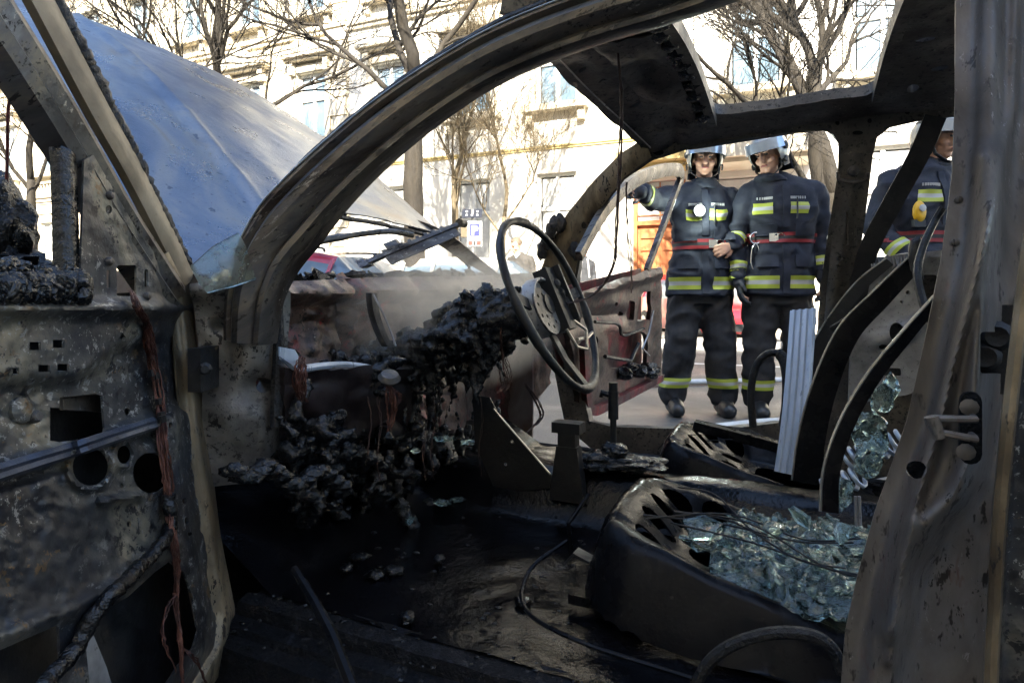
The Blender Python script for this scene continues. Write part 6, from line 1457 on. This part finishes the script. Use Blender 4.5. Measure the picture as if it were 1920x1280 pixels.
# ------------------------------------------------------------------ street trees in their winter state
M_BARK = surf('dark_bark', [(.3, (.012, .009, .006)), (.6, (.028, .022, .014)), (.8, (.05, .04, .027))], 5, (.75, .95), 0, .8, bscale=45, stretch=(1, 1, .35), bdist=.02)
M_BARK2 = surf('sun_painted_bark', [(.3, (.10, .075, .04)), (.7, (.2, .16, .1))], 6, (.75, .95), 0, .6, bscale=45, stretch=(1, 1, .35), bdist=.01)  # pale tan puts sunlight on the stems into the bark colour
def tree(seed, trunk_pts, trunk_r, forks, twig=1.0, mat=M_BARK, name='bare_tree', levels=4, dens=1.0):
    """trunk mesh plus a crown of limbs and twigs; local coordinates"""
    rg = random.Random(seed)
    T = MB(); C_ = MB()
    tp = [Vector(p) for p in cr(trunk_pts, 6)]
    T.tube([p + Vector((rg.uniform(-1, 1), rg.uniform(-1, 1), 0)) * trunk_r * .06 for p in tp], [lerp(trunk_r * 1.12, trunk_r * .72, i / (len(tp) - 1)) * (1 + .35 * math.exp(-i * 1.2)) for i in range(len(tp))], 12)
    cnt = [0]
    def grow(p, d, L, r, lv):
        if cnt[0] > 6000: return
        cnt[0] += 1
        n = max(3, int(4 + lv)); pts = [p]; dd = d.normalized()
        for i in range(n):
            dd = (dd + Vector((rg.gauss(0, .13), rg.gauss(0, .13), rg.gauss(.035, .12)))).normalized(); pts.append(pts[-1] + dd * (L / n))
        rs = [max(.0022, lerp(r, r * .45, i / n)) for i in range(n + 1)]
        (C_).tube(pts, rs, 7 if lv > 3 else 5 if lv > 1 else 3, cap=lv > 2)
        if lv == 0: return
        k = int((5 + rg.random() * 3) * dens) if lv > 1 else int((5 + rg.random() * 4) * dens)
        for j in range(k):
            f = rg.uniform(.25, 1) if j else 1.0; i = min(n - 1, int(f * n)); q = pts[i].lerp(pts[i + 1], f * n - i) if i < n else pts[-1]
            t = (pts[min(i + 1, n)] - pts[i]).normalized(); a = t.orthogonal().normalized(); a.rotate(Matrix.Rotation(rg.uniform(0, 6.28), 3, t)); ang = rg.uniform(.35, .95) * (1 if j else .35)
            nd = (t * math.cos(ang) + a * math.sin(ang)); nd.z += .12
            grow(q, nd, L * rg.uniform(.48, .72), r * (.5 if j else .62) * rg.uniform(.8, 1.1), lv - 1)
    for p, d, L, r, lv in forks: grow(Vector(p), Vector(d), L, r, lv)
    return T, C_
def plant_tree(name, loc, T, C_, label, mat, group='bare street trees'):
    t = thing(name, loc, label, 'tree', group, 0, local=True)
    for q, nm in ((T, 'trunk'), (C_, 'crown')):
        me = bpy.data.meshes.new(nm); me.from_pydata(q.v, [], q.f); me.materials.append(mat); me.polygons.foreach_set('use_smooth', [True] * len(me.polygons))
        o = bpy.data.objects.new(nm, me); COL.objects.link(o); o.parent = t
    return t
def loc_of(px, Y): return Vector(((px - 960) / FPX * Y, Y, .134 if (Vector(((px - 960) / FPX * Y, Y, 0)) - FO).dot(FN) < 3.2 else 0))
Yt = 9.7; kz = lambda y: CAMH + (HOR - y) / FPX * Yt; kx = lambda x, b=778: (x - b) / FPX * Yt
T, C_ = tree(3, [(0, 0, 0), (.0, 0, 1.2), (-.03, 0, 2.6), (-.02, .02, 3.6), (.0, 0, 4.3)], .165, [
    ((0, 0, 4.25), (.06, .05, 1), 3.2, .11, 4), ((-.02, 0, 3.75), (-.95, -.15, .62), 2.6, .05, 4), ((-.0, 0, 4.2), (-.55, .25, 1), 2.6, .065, 4), ((.02, 0, 4.0), (.55, .2, 1.0), 2.6, .06, 4), ((.03, 0, 3.55), (.8, -.3, .75), 2.2, .045, 4), ((.03, 0, 2.75), (.9, -.1, .25), 1.9, .038, 3), ((0, 0, 4.2), (-.3, -.6, 1), 2.4, .05, 4)])
plant_tree('bare_tree', loc_of(778, Yt), T, C_, 'bare tree with thick dark trunk beside the parking sign', M_BARK)
T, C_ = tree(8, [(0, 0, 0), (.02, 0, 1.1), (.03, 0, 2.1)], .16, [
    ((.0, 0, 1.9), (-.22, 0, 1), 2.9, .095, 4), ((.04, 0, 2.0), (.10, .05, 1), 3.0, .11, 4), ((-.02, 0, 1.75), (-.75, .1, .85), 2.0, .045, 4), ((.05, 0, 2.1), (.55, .1, 1), 2.2, .05, 4), ((-.05, 0, 2.2), (-.7, -.2, .6), 2.0, .035, 3), ((.06, 0, 3.0), (.3, -.3, 1), 2, .05, 4), ((-.15, 0, 3.0), (-.6, .1, .8), 2.2, .05, 4)])
plant_tree('bare_tree', loc_of(1560, 7.6), T, C_, 'bare tree forking into two trunks, behind the firefighters', M_BARK)
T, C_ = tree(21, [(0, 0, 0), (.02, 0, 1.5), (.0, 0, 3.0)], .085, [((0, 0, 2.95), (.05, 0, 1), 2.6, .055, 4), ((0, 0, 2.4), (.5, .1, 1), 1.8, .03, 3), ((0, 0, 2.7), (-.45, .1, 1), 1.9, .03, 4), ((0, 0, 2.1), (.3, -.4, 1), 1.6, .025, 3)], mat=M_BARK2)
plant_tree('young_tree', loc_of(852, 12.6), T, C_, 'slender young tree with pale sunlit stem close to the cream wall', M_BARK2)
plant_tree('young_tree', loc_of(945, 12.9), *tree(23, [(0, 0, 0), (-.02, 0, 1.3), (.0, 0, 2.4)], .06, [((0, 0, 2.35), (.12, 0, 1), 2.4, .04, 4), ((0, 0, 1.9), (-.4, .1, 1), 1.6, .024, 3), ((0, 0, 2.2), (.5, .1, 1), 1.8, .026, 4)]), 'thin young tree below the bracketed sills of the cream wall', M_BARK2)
T, C_ = tree(31, [(0, 0, 0), (.03, 0, 2), (.0, 0, 4.4)], .15, [((0, 0, 4.35), (.0, 0, 1), 3.4, .1, 4), ((0, 0, 4.0), (.7, 0, 1), 2.8, .06, 4), ((0, 0, 4.1), (-.7, 0, 1), 2.8, .06, 4), ((0, 0, 4.3), (.2, -.6, 1), 2.6, .06, 4), ((0, 0, 3.6), (.9, -.3, .7), 2.2, .04, 4)])
plant_tree('bare_tree', loc_of(425, 12.8), T, C_, 'bare tree rising behind the raised hood in front of the ochre block', M_BARK)
T, C_ = tree(37, [(0, 0, 0), (.03, 0, 2), (.0, 0, 3.8)], .13, [((0, 0, 3.75), (.1, 0, 1), 3.2, .085, 4), ((0, 0, 3.4), (.7, 0, 1), 2.6, .05, 4), ((0, 0, 3.5), (-.7, 0, 1), 2.6, .05, 4), ((0, 0, 3.0), (-.4, -.6, .9), 2.4, .04, 4)])
plant_tree('bare_tree', loc_of(58, 15.5), T, C_, 'bare tree seen through the open driver door window', M_BARK)
# a bough of the nearer tree reaching in over the wreck from the left
T, C_ = tree(44, [(0, 0, 0), (.0, 0, 2.5), (.1, 0, 5.2)], .16, [((.1, 0, 5.0), (.95, .1, -.28), 3.4, .05, 4), ((.1, 0, 5.2), (.3, .2, 1), 3, .08, 4), ((.1, 0, 5.1), (-.6, .2, 1), 3, .08, 4), ((.1, 0, 4.6), (.8, -.2, .45), 2.6, .045, 4)])
plant_tree('bare_tree', loc_of(-150, 9.6), T, C_, 'bare tree whose boughs reach over the hood from the left', M_BARK)

# ------------------------------------------------------------------ street furniture
S0 = loc_of(886, 11.3); Sg = thing('parking_sign', S0, 'parking sign with blue P panel and small solar panel on a post', 'sign', None, R(0), local=True)
def sp(px, py): return ((px - 886) / FPX * 11.3, CAMH + (HOR - py) / FPX * 11.3 - S0.z)
def lpart(m, name, mat, par, smooth=30): o = m.build(name, mat, None, smooth); o.parent = par; return o
m = MB(); m.tube([(0, .03, 0), (0, .03, sp(0, 392)[1])], .028, 10); lpart(m, 'post', plain('galvanised_post', (.3, .3, .3), .4, .6), Sg)
x0, z1 = sp(876, 415); x1, z0 = sp(904, 449); m = MB(); m.lbox(x0, x1, -.02, 0, z0, z1); pnl = lpart(m, 'parking_panel', plain('white_sign_face', (.40, .41, .43), .4), Sg, 0)
a0, b1 = sp(881, 420); a1, b0 = sp(899, 443); m = MB(); m.lbox(a0, a1, -.024, -.021, b0, b1); bl_ = lpart(m, 'blue_square', plain('sign_blue', (.006, .010, .13), .5), pnl, 0)
cu = bpy.data.curves.new('letter', 'FONT'); cu.body = 'P'; cu.size = (b1 - b0) * 1.02; cu.align_x = 'CENTER'; cu.extrude = .002; cu.offset = .008
tx = bpy.data.objects.new('tmp', cu); COL.objects.link(tx); dg = bpy.context.evaluated_depsgraph_get(); tme = bpy.data.meshes.new_from_object(tx.evaluated_get(dg)); bpy.data.objects.remove(tx)
tme.materials.append(plain('sign_white', (.6, .6, .6), .4)); tme.transform(Matrix.Translation(((a0 + a1) / 2, -.027, b0 + (b1 - b0) * .13)) @ Matrix.Rotation(R(90), 4, 'X'))
tx = bpy.data.objects.new('letter_p', tme); COL.objects.link(tx); tx.parent = bl_
x0, z1 = sp(876, 450); x1, z0 = sp(904, 462); m = MB(); m.lbox(x0, x1, -.02, 0, z0, z1); p2 = lpart(m, 'small_panel', plain('white_sign_face_low', (.38, .38, .38), .4), Sg, 0)
for a, b in ((878, 886), (894, 902)): xa, za = sp(a, 452); xb, zb_ = sp(b, 460); m = MB(); m.lbox(xa, xb, -.024, -.021, zb_, za); lpart(m, 'red_square', plain('sign_red', (.2, .025, .015), .5), p2, 0)
xa, za = sp(888, 452); xb, zb_ = sp(892, 460); m = MB(); m.lbox(xa, xb, -.024, -.021, zb_, za); lpart(m, 'black_mark', M_BLACK, p2, 0)
m = MB()
for yy in (417.2, 444.6, 446.6):
    xa, za = sp(878, yy); xb, zb_ = sp(902, yy + .9); n = 11
    for i in range(n): m.lbox(lerp(xa, xb, i / n), lerp(xa, xb, (i + .72) / n), -.0235, -.021, zb_, za)
lpart(m, 'small_print', plain('grey_print', (.2, .2, .22), .5), pnl, 0)['kind'] = 'stuff'
x0, z1 = sp(866, 391); x1, z0 = sp(904, 409); m = MB(); m.hexa([Vector(p) for p in ((x0, -.05, z0), (x1, -.05, z0), (x1, -.02, z0), (x0, -.02, z0), (x0, .08, z1), (x1, .08, z1), (x1, .11, z1), (x0, .11, z1))]); so = lpart(m, 'solar_panel', plain('solar_cell', (.012, .014, .022), .4), Sg, 0)
for i in range(3):
    for j in range(2):
        c = Vector((lerp(x0, x1, (i + .9) / 3.8), lerp(-.052, .078, (j + .7) / 2.4), lerp(z0, z1, (j + .7) / 2.4))); m = MB(); m.box(c + Vector((0, -.004, .001)), (.016, 0, 0), (0, .003, -.002), (0, .008, .014)); lpart(m, 'cell_gap', plain('cell_white', (.8, .8, .8), .4) if not i and not j else bpy.data.materials['cell_white'], so, 0)
x0, z1 = sp(864, 414); x1, z0 = sp(875, 444); m = MB(); m.lbox(x0, x1, .02, .15, z0, z1); lpart(m, 'control_box', plain('brown_box', (.09, .065, .03), .6), Sg, 0)
# grey cabinet with a shallow pitched lid
L0 = loc_of(851, 12.2); Cb = thing('utility_cabinet', L0, 'grey street cabinet left of the parking sign post', 'cabinet', None, -PHI, local=True)
M_CAB = surf('grey_cabinet', [(.3, (.24, .25, .25)), (.7, (.36, .37, .37))], 5, (.5, .8), 0, .1)
m = MB(); m.lbox(-.2, .2, -.14, .14, .08, 1.36); cb = lpart(m, 'casing', M_CAB, Cb, 0)
m = MB(); m.lbox(-.17, .17, -.156, -.142, .16, 1.30); lpart(m, 'door', M_CAB, Cb, 0)
m = MB(); m.hexa([Vector(p) for p in ((-.23, -.17, 1.362), (.23, -.17, 1.362), (.23, .17, 1.362), (-.23, .17, 1.362), (-.08, -.05, 1.46), (.08, -.05, 1.46), (.08, .05, 1.46), (-.08, .05, 1.46))]); lpart(m, 'lid', M_CAB, Cb, 0)
m = MB(); m.lbox(-.25, .25, -.18, .18, 0, .078); lpart(m, 'plinth', M_KERB, Cb, 0)
# fire hoses on the road
M_HOSE = surf('white_canvas_hose', [(.3, (.50, .50, .48)), (.7, (.66, .66, .64))], 8, (.6, .85), 0, .3, bscale=90)
def ground(px, py, z=0.03): return onz(px, py, z)
m = MB(); m.tube(cr([ground(1120, 722), ground(1200, 720), ground(1290, 716), ground(1380, 714), ground(1480, 711), ground(1600, 705), ground(1760, 700)], 8), .034, 12, flat=.75, ref=Vector((0, 1, 0))); o = m.build('fire_hose', M_HOSE, label='white fire hose on the road behind the firefighters\' boots', cat='hose', group='fire hoses on the road')
m = MB(); m.tube(cr([ground(1150, 822), ground(1250, 812), ground(1350, 800), ground(1420, 792), ground(1500, 786), ground(1640, 770), ground(1800, 760)], 8), .031, 12, flat=.75, ref=Vector((0, 1, 0))); m.build('fire_hose', M_HOSE, label='white fire hose on the road in front of the firefighters\' boots', cat='hose', group='fire hoses on the road')

# ------------------------------------------------------------------ parked cars
M_GLS = plain('car_window', (.10, .14, .18), .06, 0, 0, .05, .8)
M_TYRE = plain('tyre', (.014, .014, .014), .8); M_RIM = plain('alloy_rim', (.35, .35, .36), .3, .8)
def parked_car(name, loc, rz, label, paint, estate=True, group='cars parked along the far kerb'):
    T = thing(name, loc, label, 'car', group, rz, local=True)
    #            x     half-width  belt  top   greenhouse?
    ST = [(-2.05, .62, .58, .60, 0), (-1.95, .76, .66, .70, 0), (-1.6, .82, .72, .80, 0), (-1.05, .84, .80, .92, 0), (-.80, .84, .86, .97, 0), (-.25, .84, .90, 1.36, 1), (.15, .84, .91, 1.43, 1), (.8, .84, .92, 1.44, 1), (1.35, .83, .93, 1.41, 1)]
    ST += [(1.85, .81, .94, 1.34, 1), (2.05, .78, .90, .97, 0), (2.12, .70, .60, .66, 0)] if estate else [(1.6, .81, .94, 1.28, 1), (1.85, .78, .90, .98, 0), (1.92, .70, .60, .66, 0)]
    def ring(x, hw, belt, top, g):
        z0 = .24; k = .70 if g else .90
        h = [(hw * .9, z0), (hw * .99, z0 + .12), (hw * 1.0, .52 * .5 + belt * .5), (hw * .985, belt), (lerp(hw * .985, hw * k, .5), lerp(belt, top, .48)), (hw * k, top - .11 * g - .012), (hw * k * .86, top - .004), (0, top + .02)]
        return [Vector((x, -y, z)) for y, z in h] + [Vector((x, y, z)) for y, z in reversed(h[:-1])]
    RG = [ring(*s) for s in ST]; n = len(RG[0]); body, glz = MB(), MB()
    for i in range(len(RG) - 1):
        for j in range(n - 1):
            q = [RG[i][j], RG[i][j + 1], RG[i + 1][j + 1], RG[i + 1][j]]
            g0, g1 = ST[i][4], ST[i + 1][4]; side = j in (3, 4, n - 5, n - 6); front = (g0 != g1) and 3 <= j <= n - 5
            (glz if ((g0 and g1 and side) or front) else body).add(q, [(0, 1, 2, 3)])
    for r, f in ((RG[0], 1), (RG[-1], 0)): body.add(r, [tuple(range(n))])
    def merged(mb_):
        bm = bmesh.new(); vv = [bm.verts.new(v) for v in mb_.v]; [bm.faces.new([vv[i] for i in f]) for f in mb_.f]; bmesh.ops.remove_doubles(bm, verts=bm.verts, dist=1e-4); me = bpy.data.meshes.new('m'); bm.to_mesh(me); bm.free(); return me
    for mb_, nm, mt in ((body, 'body', paint), (glz, 'windows', M_GLS)):
        me = merged(mb_); me.materials.append(mt); o = link(nm, me, None, 50); o.parent = T
    for i, s in enumerate(ST):
        if s[4] and i in (5, 7, 8):
            for sg in (-1, 1):
                hw, belt, top = s[1:4]; m = MB(); m.tube([(s[0], sg * hw * .99, belt), (s[0], sg * lerp(hw * .985, hw * .7, .5) * 1.01, lerp(belt, top, .48)), (s[0], sg * hw * .71, top - .05)], .028, 6); lpart(m, 'window_post', paint, T)
    for x in (-1.32, 1.25):
        for sg in (-1, 1):
            m = MB(); m.lathe([(.2, -.1), (.29, -.1), (.315, -.06), (.315, .06), (.29, .1), (.2, .1)], 24, (x, sg * .76, .315), (0, 1, 0)); w = lpart(m, 'wheel', M_TYRE, T)
            m = MB(); m.lathe([(.2, -.06), (.19, .105), (.06, .095), (.0, .10)], 18, (x, sg * .762, .315), (0, sg, 0)); lpart(m, 'rim', M_RIM, w)
    for sg in (-1, 1):
        m = MB(); m.blob((-1.93, sg * .56, .66), (.10, .16, .07), 1, .05, 1, 2); lpart(m, 'headlight', M_RIM, T, 60)
        m = MB(); m.blob((2.02 if estate else 1.82, sg * .66, .78), (.06, .10, .14), 1, .05, 1, 2); lpart(m, 'tail_light', plain('tail_red', (.3, .01, .01), .2) if 'tail_red' not in bpy.data.materials else bpy.data.materials['tail_red'], T, 60)
        m = MB(); m.blob((-.52, sg * .93, .96), (.06, .09, .06), 1, .05, 1, 2); lpart(m, 'wing_mirror', paint, T, 60)
        if estate: m = MB(); m.tube(cr([(-.1, sg * .58, 1.42), (.0, sg * .59, 1.475), (.8, sg * .59, 1.49), (1.5, sg * .57, 1.45), (1.6, sg * .56, 1.39)], 5), .016, 6); lpart(m, 'roof_rail', M_BLACK, T)
    m = MB(); m.lbox(-2.1, -1.9, -.6, .6, .28, .42); lpart(m, 'bumper', M_BLACK, T, 0)
    return T
def carpaint(name, c):
    m, nt, b = newmat(name); v = coords(nt); nt.links.new(mixc(nt, mapr(nt, nz(nt, v, 3, 5), .3, .7, 0, 1), tuple(x * .85 for x in c), c), b.inputs['Base Color'])
    b.inputs['Roughness'].default_value = .3; b.inputs['Coat Weight'].default_value = .7; b.inputs['Coat Roughness'].default_value = .06; return m
def kerbcar(px, o): # point on the line parallel to the kerb seen at px
    d = ray(px, 560); t = (o - (Vector((0, 0, 0)) - FO).dot(FN)) / (Vector((d.x, d.y, 0)).dot(FN)); return Vector((d.x * t, d.y * t, 0))
M_CR = carpaint('crimson_paint', (.32, .012, .035)); M_SV = carpaint('sand_silver_paint', (.42, .40, .35))
parked_car('parked_car', kerbcar(650, 6.3), -PHI + math.pi, 'crimson estate car with black roof rails, seen under the raised hood', M_CR)
parked_car('parked_car', kerbcar(935, 4.6) , -PHI + math.pi, 'sand-coloured hatchback whose roof shows above the charred cowl', M_SV, False)
RC = parked_car('parked_car', Vector((3.62, 12.0, 0)), R(99), 'bright red hatchback showing between the pointing firefighter\'s legs', carpaint('red_paint', (.42, .01, .018)), False)
RC.scale = (.86, .80, .9)

# ------------------------------------------------------------------ steam rising off the dash
def steam():
    m = bpy.data.materials.new('thin_steam'); m.use_nodes = True; nt = m.node_tree; nt.nodes.clear()
    out = nt.nodes.new('ShaderNodeOutputMaterial'); pv = nt.nodes.new('ShaderNodeVolumePrincipled')
    tc = nt.nodes.new('ShaderNodeTexCoord'); gr = nt.nodes.new('ShaderNodeTexGradient'); gr.gradient_type = 'SPHERICAL'
    nt.links.new(tc.outputs['Object'], gr.inputs[0])
    n = nz(nt, tc.outputs['Object'], 1.9, 4, .6, .8)
    mu = nt.nodes.new('ShaderNodeMath'); mu.operation = 'MULTIPLY'; nt.links.new(gr.outputs['Fac'], mu.inputs[0]); nt.links.new(mapr(nt, n, .35, .7, 0, 1), mu.inputs[1])
    m2 = nt.nodes.new('ShaderNodeMath'); m2.operation = 'MULTIPLY'; nt.links.new(mu.outputs[0], m2.inputs[0]); m2.inputs[1].default_value = STEAM
    nt.links.new(m2.outputs[0], pv.inputs['Density']); pv.inputs['Color'].default_value = (1, .90, .74, 1); pv.inputs['Anisotropy'].default_value = .2
    nt.links.new(pv.outputs[0], out.inputs['Volume']); return m
STEAM = 20.0
m = MB(); ellip(m, (0, 0, 0), (1, 1, 1), 24)
o = m.build('smoke', steam(), None, 0, kind='stuff', label='thin warm steam drifting over the dash and cowl'); o.location = C(-.03, .80, .745); o.scale = (.20, .58, .21); o.rotation_euler = (0, 0, -YAW)
